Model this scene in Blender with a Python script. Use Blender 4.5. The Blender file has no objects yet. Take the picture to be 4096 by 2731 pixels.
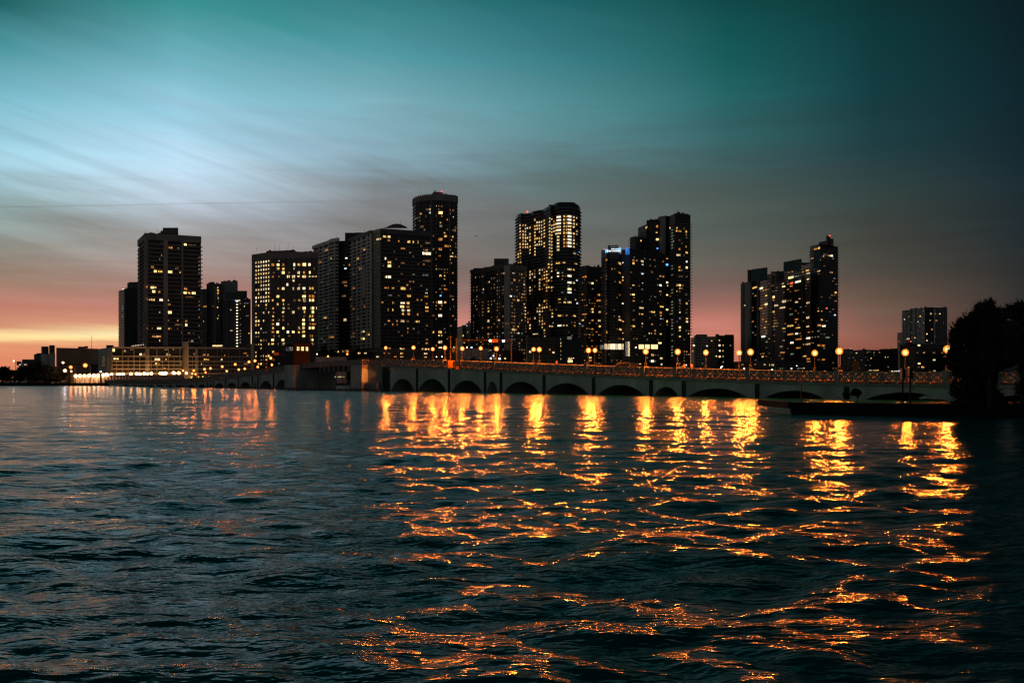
import bpy, math, random, colorsys
import numpy as np
from mathutils import Vector
random.seed(7); rng = np.random.default_rng(11)
sc = bpy.context.scene
COL = sc.collection
F, HC, HY = 3300.0, 2.0, 1524.0          # lens in photo pixels, camera height, horizon row

# ------------------------------------------------------------------ placing
def PX(px, D): return (px-2048.0)/F*D
def PZ(py, D): return HC+(HY-py)*D/F
def P(px, py, D): return (PX(px, D), D, PZ(py, D))
def lin(c): return tuple(((v/255.0)/12.92 if v/255.0 <= .04045 else ((v/255.0+.055)/1.055)**2.4) for v in c)

# ------------------------------------------------------------------ objects
def tag(o, label=None, cat=None, group=None, kind=None):
    if label: o['label'] = label
    if cat: o['category'] = cat
    if group: o['group'] = group
    if kind: o['kind'] = kind
    return o
def empty(name, loc, label, cat, group=None):
    o = bpy.data.objects.new(name, None); COL.objects.link(o)
    o.location = loc; o.empty_display_size = .5
    return tag(o, label, cat, group)
class MB:
    """collects shapes and links them as one mesh"""
    def __init__(s): s.v = []; s.f = []
    def add(s, vs, fs):
        n = len(s.v); s.v += [tuple(v) for v in vs]; s.f += [tuple(i+n for i in f) for f in fs]; return s
    def box(s, x0, x1, y0, y1, z0, z1):
        return s.add([(x0,y0,z0),(x1,y0,z0),(x1,y1,z0),(x0,y1,z0),(x0,y0,z1),(x1,y0,z1),(x1,y1,z1),(x0,y1,z1)],
                     [(0,3,2,1),(4,5,6,7),(0,1,5,4),(1,2,6,5),(2,3,7,6),(3,0,4,7)])
    def prism(s, poly, z0, z1):
        """poly: list of (x,y); z0,z1 numbers or lists"""
        n = len(poly)
        a = z0 if isinstance(z0, (list, tuple)) else [z0]*n
        b = z1 if isinstance(z1, (list, tuple)) else [z1]*n
        vs = [(p[0], p[1], a[i]) for i, p in enumerate(poly)]+[(p[0], p[1], b[i]) for i, p in enumerate(poly)]
        area = sum(poly[i][0]*poly[(i+1) % n][1]-poly[(i+1) % n][0]*poly[i][1] for i in range(n))
        fs = [(i, (i+1) % n, (i+1) % n+n, i+n) for i in range(n)]+[tuple(range(n, 2*n)), tuple(range(n-1, -1, -1))]
        if area < 0: fs = [tuple(reversed(f)) for f in fs]
        return s.add(vs, fs)
    def strip(s, line, off, z0, z1):
        """solid band along a polyline, between line and off (same length)"""
        for i in range(len(line)-1):
            s.prism([line[i], line[i+1], off[i+1], off[i]], z0, z1)
        return s
    def tube(s, p0, p1, r0, r1=None, n=8, cap=True):
        r1 = r0 if r1 is None else r1
        p0 = Vector(p0); p1 = Vector(p1); d = (p1-p0).normalized()
        a = d.cross(Vector((0,0,1)) if abs(d.z) < .9 else Vector((1,0,0))).normalized(); b = d.cross(a)
        vs = []
        for p, r in ((p0, r0), (p1, r1)):
            for k in range(n):
                t = 2*math.pi*k/n; vs.append(p+a*(r*math.cos(t))+b*(r*math.sin(t)))
        fs = [(k, (k+1) % n, (k+1) % n+n, k+n) for k in range(n)]
        if cap: fs += [tuple(range(n-1, -1, -1)), tuple(range(n, 2*n))]
        return s.add(vs, fs)
    def lathe(s, c, prof, n=14):
        """prof list of (r,z)"""
        vs = []
        for r, z in prof:
            for k in range(n):
                t = 2*math.pi*k/n; vs.append((c[0]+r*math.cos(t), c[1]+r*math.sin(t), c[2]+z))
        m = len(prof); fs = []
        for j in range(m-1):
            for k in range(n): fs.append((j*n+k, j*n+(k+1) % n, (j+1)*n+(k+1) % n, (j+1)*n+k))
        fs += [tuple(range(n-1, -1, -1)), tuple((m-1)*n+k for k in range(n))]
        return s.add(vs, fs)
    def ball(s, c, r, n=12, sz=1.0):
        m = n//2
        return s.lathe(c, [(max(r*math.sin(math.pi*j/m), r*.02), -r*sz*math.cos(math.pi*j/m)) for j in range(m+1)], n)
    def build(s, name, mat, parent=None, smooth=False):
        me = bpy.data.meshes.new(name)
        org = parent.location if parent is not None and parent.parent is None else None
        if parent is not None:
            w = Vector((0,0,0)); q = parent
            while q is not None: w += Vector(q.location); q = q.parent
            vs = [(v[0]-w.x, v[1]-w.y, v[2]-w.z) for v in s.v]
        else: vs = s.v
        me.from_pydata(vs, [], s.f)
        if smooth: me.polygons.foreach_set('use_smooth', [True]*len(me.polygons))
        me.materials.append(mat); me.update()
        o = bpy.data.objects.new(name, me); COL.objects.link(o)
        if parent is not None: o.parent = parent
        return o

# ------------------------------------------------------------------ materials
def node(nt, typ, **kw):
    n = nt.nodes.new(typ)
    for k, v in kw.items():
        if k in n.inputs: n.inputs[k].default_value = v
        else: setattr(n, k, v)
    return n
def surf(name, base, rough=.7, var=.35, scale=.5, spec=.3, metal=0.0, bump=0.0, stretch=(1,1,1), fine=0):
    m = bpy.data.materials.new(name); m.use_nodes = True; nt = m.node_tree; L = nt.links
    b = nt.nodes['Principled BSDF']
    b.inputs['Roughness'].default_value = rough; b.inputs['Metallic'].default_value = metal
    b.inputs['Specular IOR Level'].default_value = spec
    g = node(nt, 'ShaderNodeNewGeometry'); mp = node(nt, 'ShaderNodeMapping'); mp.inputs['Scale'].default_value = stretch
    L.new(g.outputs['Position'], mp.inputs['Vector'])
    nz = node(nt, 'ShaderNodeTexNoise', Scale=scale, Detail=5.0, Roughness=.6); L.new(mp.outputs[0], nz.inputs['Vector'])
    mr = node(nt, 'ShaderNodeMapRange'); mr.inputs['From Min'].default_value = .3; mr.inputs['From Max'].default_value = .7
    mr.inputs['To Min'].default_value = 1-var; mr.inputs['To Max'].default_value = 1+var
    L.new(nz.outputs['Fac'], mr.inputs['Value'])
    sc_ = node(nt, 'ShaderNodeVectorMath', operation='SCALE'); sc_.inputs[0].default_value = base
    L.new(mr.outputs[0], sc_.inputs['Scale']); L.new(sc_.outputs[0], b.inputs['Base Color'])
    if bump:
        n2 = node(nt, 'ShaderNodeTexNoise', Scale=fine or scale*6, Detail=4.0); L.new(g.outputs['Position'], n2.inputs['Vector'])
        bp = node(nt, 'ShaderNodeBump', Strength=bump, Distance=.05); L.new(n2.outputs['Fac'], bp.inputs['Height']); L.new(bp.outputs[0], b.inputs['Normal'])
    return m
def facade(name, base, glass=(.012,.013,.015), pitch=3.0, bay=2.4, wfrac=.62, hfrac=.55, rough=.35):
    """dark glazing grid set in the wall colour: rows follow height, bays follow the run of the wall"""
    m = bpy.data.materials.new(name); m.use_nodes = True; nt = m.node_tree; L = nt.links
    b = nt.nodes['Principled BSDF']; b.inputs['Specular IOR Level'].default_value = .25
    g = node(nt, 'ShaderNodeNewGeometry'); sp = node(nt, 'ShaderNodeSeparateXYZ'); L.new(g.outputs['Position'], sp.inputs[0])
    def frac(sock, k, ph=0):
        a = node(nt, 'ShaderNodeMath', operation='MULTIPLY_ADD'); L.new(sock, a.inputs[0]); a.inputs[1].default_value = 1/k; a.inputs[2].default_value = ph
        f = node(nt, 'ShaderNodeMath', operation='FRACT'); L.new(a.outputs[0], f.inputs[0]); return f.outputs[0]
    def lt(sock, v):
        a = node(nt, 'ShaderNodeMath', operation='LESS_THAN'); L.new(sock, a.inputs[0]); a.inputs[1].default_value = v; return a.outputs[0]
    add = node(nt, 'ShaderNodeMath', operation='ADD'); L.new(sp.outputs['X'], add.inputs[0]); L.new(sp.outputs['Y'], add.inputs[1])
    a = lt(frac(sp.outputs['Z'], pitch, .2), hfrac); c = lt(frac(add.outputs[0], bay), wfrac)
    mu = node(nt, 'ShaderNodeMath', operation='MULTIPLY'); L.new(a, mu.inputs[0]); L.new(c, mu.inputs[1])
    nz = node(nt, 'ShaderNodeTexNoise', Scale=.35, Detail=5.0); L.new(g.outputs['Position'], nz.inputs['Vector'])
    mr = node(nt, 'ShaderNodeMapRange'); mr.inputs['From Min'].default_value = .3; mr.inputs['From Max'].default_value = .7; mr.inputs['To Min'].default_value = .65; mr.inputs['To Max'].default_value = 1.3
    L.new(nz.outputs['Fac'], mr.inputs['Value'])
    mx = node(nt, 'ShaderNodeMix', data_type='RGBA'); L.new(mu.outputs[0], mx.inputs['Factor'])
    mx.inputs['A'].default_value = (*base, 1); mx.inputs['B'].default_value = (*glass, 1)
    s2 = node(nt, 'ShaderNodeVectorMath', operation='SCALE'); L.new(mx.outputs['Result'], s2.inputs[0]); L.new(mr.outputs[0], s2.inputs['Scale'])
    L.new(s2.outputs[0], b.inputs['Base Color'])
    rr = node(nt, 'ShaderNodeMapRange'); rr.inputs['To Min'].default_value = .8; rr.inputs['To Max'].default_value = rough
    L.new(mu.outputs[0], rr.inputs['Value']); L.new(rr.outputs[0], b.inputs['Roughness'])
    return m
def glow(name, col, s, var=.95, scale=1.5, sample=False):
    """lit interior seen through glass: brightness varies with curtains and lamps"""
    m = bpy.data.materials.new(name); m.use_nodes = True; nt = m.node_tree; L = nt.links
    nt.nodes.remove(nt.nodes['Principled BSDF'])
    e = node(nt, 'ShaderNodeEmission'); e.inputs['Color'].default_value = (*col, 1); e.inputs['Strength'].default_value = s
    if var:
        g = node(nt, 'ShaderNodeNewGeometry'); nz = node(nt, 'ShaderNodeTexNoise', Scale=scale, Detail=2.0); L.new(g.outputs['Position'], nz.inputs['Vector'])
        mr = node(nt, 'ShaderNodeMapRange'); mr.inputs['From Min'].default_value = .38; mr.inputs['From Max'].default_value = .62
        mr.inputs['To Min'].default_value = s*(1-var); mr.inputs['To Max'].default_value = s*(1+var*.8)
        L.new(nz.outputs['Fac'], mr.inputs['Value']); L.new(mr.outputs[0], e.inputs['Strength'])
    L.new(e.outputs[0], nt.nodes['Material Output'].inputs['Surface'])
    m.cycles.emission_sampling = 'AUTO' if sample else 'NONE'
    return m

concrete   = surf('bridge_concrete', (.60,.53,.49), .85, .3, .35, .2, bump=.4, fine=3, stretch=(1,1,.35))
concrete_d = surf('railing_concrete', (.33,.31,.29), .85, .25, .8, .2, bump=.3, fine=5)
dark_steel = surf('dark_steel', (.03,.03,.032), .5, .3, 2, .4)
black_iron = surf('black_iron', (.004,.004,.004), .5, .3, 3, .4)
asphalt    = surf('asphalt', (.05,.05,.05), .85, .3, 1.5)
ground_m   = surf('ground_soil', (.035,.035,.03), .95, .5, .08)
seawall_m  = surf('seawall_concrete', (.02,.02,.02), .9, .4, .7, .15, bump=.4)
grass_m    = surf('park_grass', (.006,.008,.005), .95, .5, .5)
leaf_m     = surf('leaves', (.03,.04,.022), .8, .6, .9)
leaf_l     = surf('leaves_painted_lamplit', (.07,.075,.03), .8, .6, .9)  # lighter leaf copy with lamp light put into its colour
bark       = surf('bark', (.05,.04,.03), .9, .4, 3)
roof_m     = surf('roof_dark', (.05,.05,.052), .9, .3, .5)
tile_m     = surf('roof_tiles', (.045,.028,.02), .85, .4, 2, bump=.5, fine=6)
stucco     = surf('stucco_brown', (.05,.035,.03), .9, .2, .7)
orange_lit   = surf('sodium_lit_orange', (.5,.20,.04), .6, .15, 2)  # orange of sodium light put into the surface colour
pale_wall  = surf('pale_wall', (.55,.50,.44), .9, .18, .12)
tan_wall   = surf('tan_wall', (.42,.32,.25), .9, .2, .15)
grey_wall  = surf('grey_wall', (.34,.33,.32), .9, .2, .1)
mid_wall   = surf('mid_wall', (.23,.215,.21), .9, .2, .1)
dark_wall  = surf('dark_wall', (.115,.11,.11), .6, .25, .1)
black_wall = surf('black_glazing', (.035,.037,.04), .3, .35, .15, .3)
teal_wall  = surf('teal_screen', (.07,.12,.125), .6, .15, .1)
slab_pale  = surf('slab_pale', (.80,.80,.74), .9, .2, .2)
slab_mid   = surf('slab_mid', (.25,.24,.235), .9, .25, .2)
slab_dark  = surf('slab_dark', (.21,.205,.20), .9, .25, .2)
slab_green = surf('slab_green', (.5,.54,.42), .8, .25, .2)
blue_paint = surf('blue_lit_panel', (.10,.2,.35), .7, .1, 1)
fac_pale = facade('facade_pale', (.55,.51,.45), wfrac=.45, hfrac=.5, bay=3)
fac_tan  = facade('facade_tan', (.32,.25,.20), bay=3.2)
fac_grey = facade('facade_grey', (.27,.26,.25))
fac_dark = facade('facade_dark', (.075,.073,.073), bay=3)
fac_glass= facade('facade_curtain_wall', (.06,.064,.068), glass=(.02,.024,.027), bay=1.6, wfrac=.85, hfrac=.8, rough=.25)
fac_green= facade('facade_green_glass', (.5,.54,.40), glass=(.25,.28,.2), bay=1.3, wfrac=.7, hfrac=.7, rough=.3)

WIN = {
 'y': glow('window_yellow', (1,.56,.14), 1.0), 'Y': glow('window_bright_yellow', (1,.68,.25), 2.0, .5),
 'o': glow('window_orange', (1,.36,.07), .6), 'd': glow('window_dim_amber', (1,.50,.2), .17),
 'c': glow('window_cream', (1,.72,.38), .8), 'C': glow('window_bright_white', (1,.84,.58), 1.45, .4),
 'w': glow('window_cool_white', (.85,.93,1), 1.0), 'm': glow('window_dim_white', (.85,.85,.75), .17),
 'b': glow('window_blue', (.10,.35,1), 2.2, .4), 'r': glow('window_red', (1,.08,.04), 3, .3), 'g': glow('window_dim_green', (.5,.75,.45), .25)}

# ------------------------------------------------------------------ camera, render
cam = bpy.data.objects.new('camera', bpy.data.cameras.new('camera')); COL.objects.link(cam)
cam.location = (0, 0, HC); cam.rotation_euler = (math.radians(90), 0, 0)
cam.data.sensor_width = 36; cam.data.lens = 36*F/4096; cam.data.shift_y = (HY-1365.5)/4096
cam.data.clip_start = .1; cam.data.clip_end = 20000
sc.camera = cam
sc.view_settings.view_transform = 'Standard'; sc.view_settings.look = 'None'; sc.view_settings.exposure = 0; sc.view_settings.gamma = 1
cy = sc.cycles
sc.render.engine = 'CYCLES'
cy.use_denoising = True
cy.max_bounces = 5; cy.diffuse_bounces = 2; cy.glossy_bounces = 3; cy.transparent_max_bounces = 8
cy.caustics_reflective = False; cy.caustics_refractive = False
cy.sample_clamp_indirect = 4; cy.use_light_tree = True
cy.pixel_filter_type = 'BLACKMAN_HARRIS'; cy.filter_width = 1.3

# ------------------------------------------------------------------ sky
w = bpy.data.worlds.new('World'); sc.world = w; w.use_nodes = True
nt = w.node_tree; L = nt.links; bg = nt.nodes['Background']
tc = node(nt, 'ShaderNodeTexCoord'); sp = node(nt, 'ShaderNodeSeparateXYZ'); L.new(tc.outputs['Generated'], sp.inputs[0])
def M(op, a, b=None, c=None, clamp=False):
    n = node(nt, 'ShaderNodeMath', operation=op); n.use_clamp = clamp
    for i, v in enumerate((a, b, c)):
        if v is None: continue
        if isinstance(v, (int, float)): n.inputs[i].default_value = v
        else: L.new(v, n.inputs[i])
    return n.outputs[0]
dx, dy, dz = sp.outputs
az = M('ARCTAN2', dx, dy)                                    # 0 straight ahead, + to the right
hyp = M('SQRT', M('ADD', M('MULTIPLY', dx, dx), M('MULTIPLY', dy, dy)))
el = M('ARCTAN2', dz, hyp)
cmb = node(nt, 'ShaderNodeCombineXYZ')
# cirrus streaks: long in azimuth, thin in height, sloping down to the right
L.new(M('MULTIPLY', az, 1.6), cmb.inputs[0]); L.new(M('ADD', M('MULTIPLY', el, 15.0), M('MULTIPLY', az, 3.2)), cmb.inputs[1])
nz = node(nt, 'ShaderNodeTexNoise', Scale=1.35, Detail=9.0, Roughness=.6, Distortion=.6); L.new(cmb.outputs[0], nz.inputs['Vector'])
cmb2 = node(nt, 'ShaderNodeCombineXYZ')
L.new(M('MULTIPLY', az, 3.0), cmb2.inputs[0]); L.new(M('MULTIPLY', el, 42.0), cmb2.inputs[1])
nz2 = node(nt, 'ShaderNodeTexNoise', Scale=1.0, Detail=8.0, Roughness=.6, Distortion=.3); L.new(cmb2.outputs[0], nz2.inputs['Vector'])
lowfade = M('SUBTRACT', 1.0, M('MULTIPLY', M('SUBTRACT', el, .08), 6.0), clamp=True)
wob = M('ADD', M('MULTIPLY', M('SUBTRACT', nz.outputs['Fac'], .5), M('MULTIPLY', M('MINIMUM', M('MAXIMUM', el, 0.0), .2), .30)),
              M('MULTIPLY', M('SUBTRACT', nz2.outputs['Fac'], .5), .030))
el2 = M('ADD', el, wob)
t_el = M('DIVIDE', M('MAXIMUM', el2, 0.0), math.radians(32.0))
def ramp(stops, az0):
    """stops: (photo row, rgb) on this azimuth"""
    r = node(nt, 'ShaderNodeValToRGB'); cr = r.color_ramp; cr.interpolation = 'LINEAR'
    pts = []
    for py, c in stops:
        e = math.degrees(math.atan((HY-py)/F*math.cos(math.radians(az0)))) if py > -900 else 32.0
        pts.append((max(0, min(1, e/32.0)), c))
    pts.sort()
    while len(cr.elements) > 1: cr.elements.remove(cr.elements[-1])
    cr.elements[0].position = pts[0][0]; cr.elements[0].color = (*lin(pts[0][1]), 1)
    for p, c in pts[1:]:
        x = cr.elements.new(p); x.color = (*lin(c), 1)
    L.new(t_el, r.inputs[0]); return r.outputs['Color']
SKY = [
 (-180, [(1524,(112,110,112)),(1200,(100,106,112)),(600,(82,80,82)),(0,(50,54,57)),(-999,(8,34,38))]),
 (-75, [(1524,(130,80,60)),(1300,(120,92,82)),(900,(95,108,112)),(500,(86,100,104)),(0,(40,64,68)),(-999,(5,36,40))]),
 (-31.8, [(1524,(196,108,78)),(1440,(214,132,98)),(1380,(226,150,112)),(1352,(250,214,150)),(1340,(255,232,165)),(1328,(240,190,140)),(1312,(210,146,116)),(1230,(188,122,108)),(1120,(154,128,112)),(960,(138,140,132)),(830,(140,164,164)),(650,(166,210,226)),(400,(126,188,205)),(200,(74,150,158)),(0,(22,94,96)),(-999,(6,44,46))]),
 (-22, [(1524,(208,118,84)),(1440,(222,138,104)),(1382,(238,168,124)),(1362,(252,226,160)),(1345,(255,248,190)),(1322,(254,226,165)),(1298,(216,152,122)),(1225,(190,124,112)),(1110,(164,132,124)),(960,(162,158,158)),(860,(176,186,196)),(770,(188,206,222)),(640,(188,220,240)),(420,(150,202,222)),(200,(104,172,184)),(0,(52,142,142)),(-999,(8,54,54))]),
 (-9.4, [(1524,(220,140,106)),(1400,(246,200,150)),(1340,(240,180,140)),(1290,(208,134,122)),(1200,(160,116,112)),(1080,(132,116,112)),(940,(126,121,120)),(820,(128,131,134)),(740,(122,130,134)),(620,(138,172,188)),(420,(124,176,188)),(200,(82,152,162)),(0,(44,124,128)),(-999,(8,54,54))]),
 (2.6, [(1524,(210,124,98)),(1400,(232,152,124)),(1300,(200,126,114)),(1200,(144,108,102)),(1080,(116,106,100)),(940,(100,101,98)),(830,(102,108,107)),(740,(92,110,110)),(600,(96,138,145)),(420,(84,142,150)),(200,(54,122,130)),(0,(26,99,104)),(-999,(6,46,46))]),
 (14.5, [(1524,(195,108,86)),(1400,(210,128,106)),(1290,(200,126,114)),(1220,(156,106,96)),(1160,(122,95,88)),(1060,(97,92,84)),(940,(82,91,86)),(830,(76,88,83)),(740,(68,84,82)),(590,(52,92,94)),(400,(32,98,100)),(200,(12,86,86)),(0,(3,70,68)),(-999,(4,36,38))]),
 (23.7, [(1524,(128,76,62)),(1400,(148,90,76)),(1290,(120,86,77)),(1190,(98,80,70)),(1080,(72,68,62)),(930,(58,62,58)),(780,(47,62,61)),(590,(22,58,64)),(400,(9,57,62)),(200,(2,55,58)),(0,(1,46,48)),(-999,(2,28,30))]),
 (31.8, [(1524,(44,32,30)),(1400,(50,40,37)),(1250,(44,42,42)),(1100,(34,38,42)),(930,(24,38,45)),(760,(16,39,47)),(590,(6,33,42)),(400,(2,31,40)),(200,(0,28,36)),(0,(0,23,30)),(-999,(1,18,20))]),
 (60, [(1524,(30,30,34)),(900,(26,38,44)),(0,(8,30,36)),(-999,(1,18,22))]),
 (180, [(1524,(112,110,112)),(1200,(100,106,112)),(600,(82,80,82)),(0,(50,54,57)),(-999,(8,34,38))]),
]
cur = ramp(SKY[0][1], 60)
for i in range(1, len(SKY)):
    a0, a1 = math.radians(SKY[i-1][0]), math.radians(SKY[i][0])
    fac = node(nt, 'ShaderNodeMapRange'); fac.interpolation_type = 'LINEAR'
    fac.inputs['From Min'].default_value = a0; fac.inputs['From Max'].default_value = a1; L.new(az, fac.inputs['Value'])
    mx = node(nt, 'ShaderNodeMix', data_type='RGBA'); L.new(fac.outputs[0], mx.inputs['Factor'])
    L.new(cur, mx.inputs['A']); L.new(ramp(SKY[i][1], max(-60, min(60, SKY[i][0]))), mx.inputs['B']); cur = mx.outputs['Result']
# brightness streaks + one thin old contrail
strk = M('ADD', 1.0, M('MULTIPLY', M('SUBTRACT', nz.outputs['Fac'], .5), .30))
strk = M('MULTIPLY', strk, M('ADD', 1.0, M('MULTIPLY', M('SUBTRACT', nz2.outputs['Fac'], .5), M('ADD', .36, M('MULTIPLY', lowfade, .5)))))
vsl = M('DIVIDE', dz, M('MAXIMUM', dy, .05))
ce = M('SUBTRACT', vsl, M('ADD', M('ADD', .2218, M('MULTIPLY', az, .019)), M('MULTIPLY', M('SUBTRACT', nz.outputs['Fac'], .5), .006)))
ctr = M('SUBTRACT', 1.0, M('DIVIDE', M('ABSOLUTE', ce), .0014), clamp=True)
ctr = M('MULTIPLY', ctr, M('MULTIPLY', M('SUBTRACT', -.02, az), 3.0, clamp=True))
strk = M('MULTIPLY', strk, M('SUBTRACT', 1.0, M('MULTIPLY', ctr, .18)))
cmb3 = node(nt, 'ShaderNodeCombineXYZ'); L.new(M('MULTIPLY', az, 1.6), cmb3.inputs[0]); L.new(M('ADD', M('MULTIPLY', el, 44.0), M('MULTIPLY', az, 12.0)), cmb3.inputs[1])
nz3 = node(nt, 'ShaderNodeTexNoise', Scale=1.0, Detail=8.0, Roughness=.6, Distortion=.35); L.new(cmb3.outputs[0], nz3.inputs['Vector'])
lf = M('MULTIPLY', M('SUBTRACT', -.05, az), 4.0, clamp=True)
lf = M('MULTIPLY', lf, M('MULTIPLY', M('SUBTRACT', el, .06), 12.0, clamp=True)); lf = M('MULTIPLY', lf, M('SUBTRACT', 1.0, M('MULTIPLY', M('SUBTRACT', el, .24), 9.0), clamp=True))
strk = M('MULTIPLY', strk, M('ADD', 1.0, M('MULTIPLY', lf, M('MULTIPLY', M('SUBTRACT', nz3.outputs['Fac'], .50), .6))))
vs = node(nt, 'ShaderNodeVectorMath', operation='SCALE'); L.new(cur, vs.inputs[0]); L.new(strk, vs.inputs['Scale'])
sky = node(nt, 'ShaderNodeTexSky', sky_type='NISHITA'); sky.sun_disc = False
sky.sun_elevation = math.radians(-1.5); sky.sun_rotation = math.radians(-27); sky.altitude = 5
sk = node(nt, 'ShaderNodeVectorMath', operation='SCALE'); L.new(sky.outputs[0], sk.inputs[0]); sk.inputs['Scale'].default_value = .02
ad = node(nt, 'ShaderNodeVectorMath', operation='ADD'); L.new(vs.outputs[0], ad.inputs[0]); L.new(sk.outputs[0], ad.inputs[1])
L.new(ad.outputs[0], bg.inputs['Color']); bg.inputs['Strength'].default_value = 1.0

# ------------------------------------------------------------------ water
def build_water():
    NY, NX = 900, 900
    ys = np.concatenate([np.geomspace(1.2, 130, NY-60), np.geomspace(131, 9000, 60)])
    us = np.linspace(-.95, .95, NX)
    Y, U = np.meshgrid(ys, us, indexing='ij')
    Xg = U*(Y+5)
    dyr = np.gradient(ys)[:, None]; dxr = (us[1]-us[0])*(Y+5)
    Z = np.zeros_like(Y)
    r = np.random.default_rng(5)
    base = math.radians(263)                       # waves run towards the camera, from the far left
    for k in range(80):
        lam = .28*(22**((k/79.0)**1.15)); lam *= r.uniform(.9, 1.1)
        th = base+r.normal(0, .38 if lam > 1.5 else .55)
        kx, ky = math.cos(th)*2*math.pi/lam, math.sin(th)*2*math.pi/lam
        amp = .0044*lam**.93*r.uniform(.6, 1.3)
        if lam > 1.6: amp *= .5
        fade = np.clip((lam/np.maximum(dyr, dxr)-3)/5, 0, 1)
        ph = kx*Xg+ky*Y+r.uniform(0, 6.28)
        s = np.sin(ph)
        Z += fade*amp*(s+.28*np.cos(2*ph))
    # patches where wind roughens the surface more than elsewhere
    gust = .8+.35*np.sin(Xg*.11+Y*.05+1)*np.sin(Y*.09-Xg*.03)
    Z *= gust
    co = np.stack([Xg, Y, Z], -1).reshape(-1, 3).astype(np.float32)
    n = NY*NX
    ii = (np.arange(NY-1)[:, None]*NX+np.arange(NX-1)[None, :]).ravel()
    q = np.stack([ii, ii+1, ii+1+NX, ii+NX], -1).astype(np.int32)
    me = bpy.data.meshes.new('water')
    me.vertices.add(n); me.vertices.foreach_set('co', co.ravel())
    me.loops.add(q.size); me.loops.foreach_set('vertex_index', q.ravel())
    me.polygons.add(len(q)); me.polygons.foreach_set('loop_start', np.arange(0, q.size, 4, dtype=np.int32))
    me.polygons.foreach_set('use_smooth', np.ones(len(q), bool))
    me.update(); me.validate()
    m = bpy.data.materials.new('bay_water'); m.use_nodes = True; nt = m.node_tree; L = nt.links
    b = nt.nodes['Principled BSDF']; b.inputs['Base Color'].default_value = (.002,.09,.09,1)
    b.inputs['Roughness'].default_value = .135; b.inputs['Specular Tint'].default_value = (.58,1,.96,1); b.inputs['IOR'].default_value = 1.33; b.inputs['Specular IOR Level'].default_value = .44
    g = node(nt, 'ShaderNodeNewGeometry'); mp = node(nt, 'ShaderNodeMapping'); mp.inputs['Scale'].default_value = (.5,1.5,1); mp.inputs['Rotation'].default_value = (0,0,.10)
    L.new(g.outputs['Position'], mp.inputs['Vector'])
    n1 = node(nt, 'ShaderNodeTexNoise', Scale=2.1, Detail=4.0, Roughness=.55, Distortion=.2); L.new(mp.outputs[0], n1.inputs['Vector'])
    n2 = node(nt, 'ShaderNodeTexNoise', Scale=8.0, Detail=2.0, Roughness=.5, Distortion=.3); L.new(mp.outputs[0], n2.inputs['Vector'])
    n0 = node(nt, 'ShaderNodeTexNoise', Scale=.62, Detail=2.0, Roughness=.5, Distortion=.2); L.new(mp.outputs[0], n0.inputs['Vector'])
    b0 = node(nt, 'ShaderNodeBump', Strength=1.0, Distance=.18); L.new(n0.outputs['Fac'], b0.inputs['Height'])
    b1 = node(nt, 'ShaderNodeBump', Strength=1.0, Distance=.13); L.new(n1.outputs['Fac'], b1.inputs['Height']); L.new(b0.outputs[0], b1.inputs['Normal'])
    b2 = node(nt, 'ShaderNodeBump', Strength=1.0, Distance=.026); L.new(n2.outputs['Fac'], b2.inputs['Height']); L.new(b1.outputs[0], b2.inputs['Normal'])
    n3 = node(nt, 'ShaderNodeTexNoise', Scale=21.0, Detail=2.0, Roughness=.5); L.new(mp.outputs[0], n3.inputs['Vector'])
    b3 = node(nt, 'ShaderNodeBump', Strength=1.0, Distance=.002); L.new(n3.outputs['Fac'], b3.inputs['Height']); L.new(b2.outputs[0], b3.inputs['Normal'])
    L.new(b3.outputs[0], b.inputs['Normal'])
    me.materials.append(m)
    o = bpy.data.objects.new('water', me); COL.objects.link(o); o['kind'] = 'structure'
build_water()

# ------------------------------------------------------------------ land
def land(name, poly, z, mat, z0=-1.0):
    o = MB().prism(poly, z0, z).build(name, mat); o['kind'] = 'structure'; return o
land('city_ground', [(-1500,349),(PX(470,349),349),(PX(560,372),372),(-120,420),(1400,420),(4000,6000),(-4000,6000)], .9, ground_m)
b_ = MB(); b_.prism([(-1500,347.6),(PX(470,347.6),347.6),(PX(470,349),348.95),(-1500,348.95)], -1.0, 1.25)
o = b_.build('seawall', seawall_m); tag(o, 'low dark seawall along the far left shore', 'seawall')

# ------------------------------------------------------------------ bridge
LB = 118.07
BD = Vector((-74, 92, 0)).normalized()       # along the bridge, away to the left
BN = Vector((92, 74, 0)).normalized()        # across the bridge, away from the camera
def tpx(px):
    u = (px-2048)/F; return (-31.9-176*u)/(74+92*u)
def spx(px): return tpx(px)*LB
def bp(s, off=0.0, z=0.0):
    t = s/LB; return (-31.9-74*t+BN.x*off, 176+92*t+BN.y*off, z)
def Dn(s): return 176+92*s/LB
PROF = [(-1.6,2.75),(-1.2,2.80),(-1.0,2.93),(-.879,3.12),(-.807,3.38),(-.7236,3.68),(-.511,4.56),(-.343,5.42),(-.17,6.2),(0,6.64),(.16,6.55),(.32,6.07),(.5,5.15),(.686,4.12),(.85,3.25),(1.0,2.72),(1.2,2.52),(1.8,2.5),(2.2,2.5)]
def rail(s):
    t = s/LB
    ts = [p[0] for p in PROF]; zs = [p[1] for p in PROF]
    acc = 0; wt = 0
    for k in (-2,-1,0,1,2):                   # softened profile
        acc += np.interp(t+k*.04, ts, zs); wt += 1
    return float(acc/wt)
def deck(s): return rail(s)-1.15
S0, S1 = spx(4700), spx(415)
WB = 12.0
bridge = empty('bridge', bp(0,6,0), 'long low concrete arch bridge with cross-patterned balustrade rising to a bascule span', 'bridge')
SPAN_L, SPAN_R = spx(1200), spx(1504)         # the gap between the two bascule piers
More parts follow.
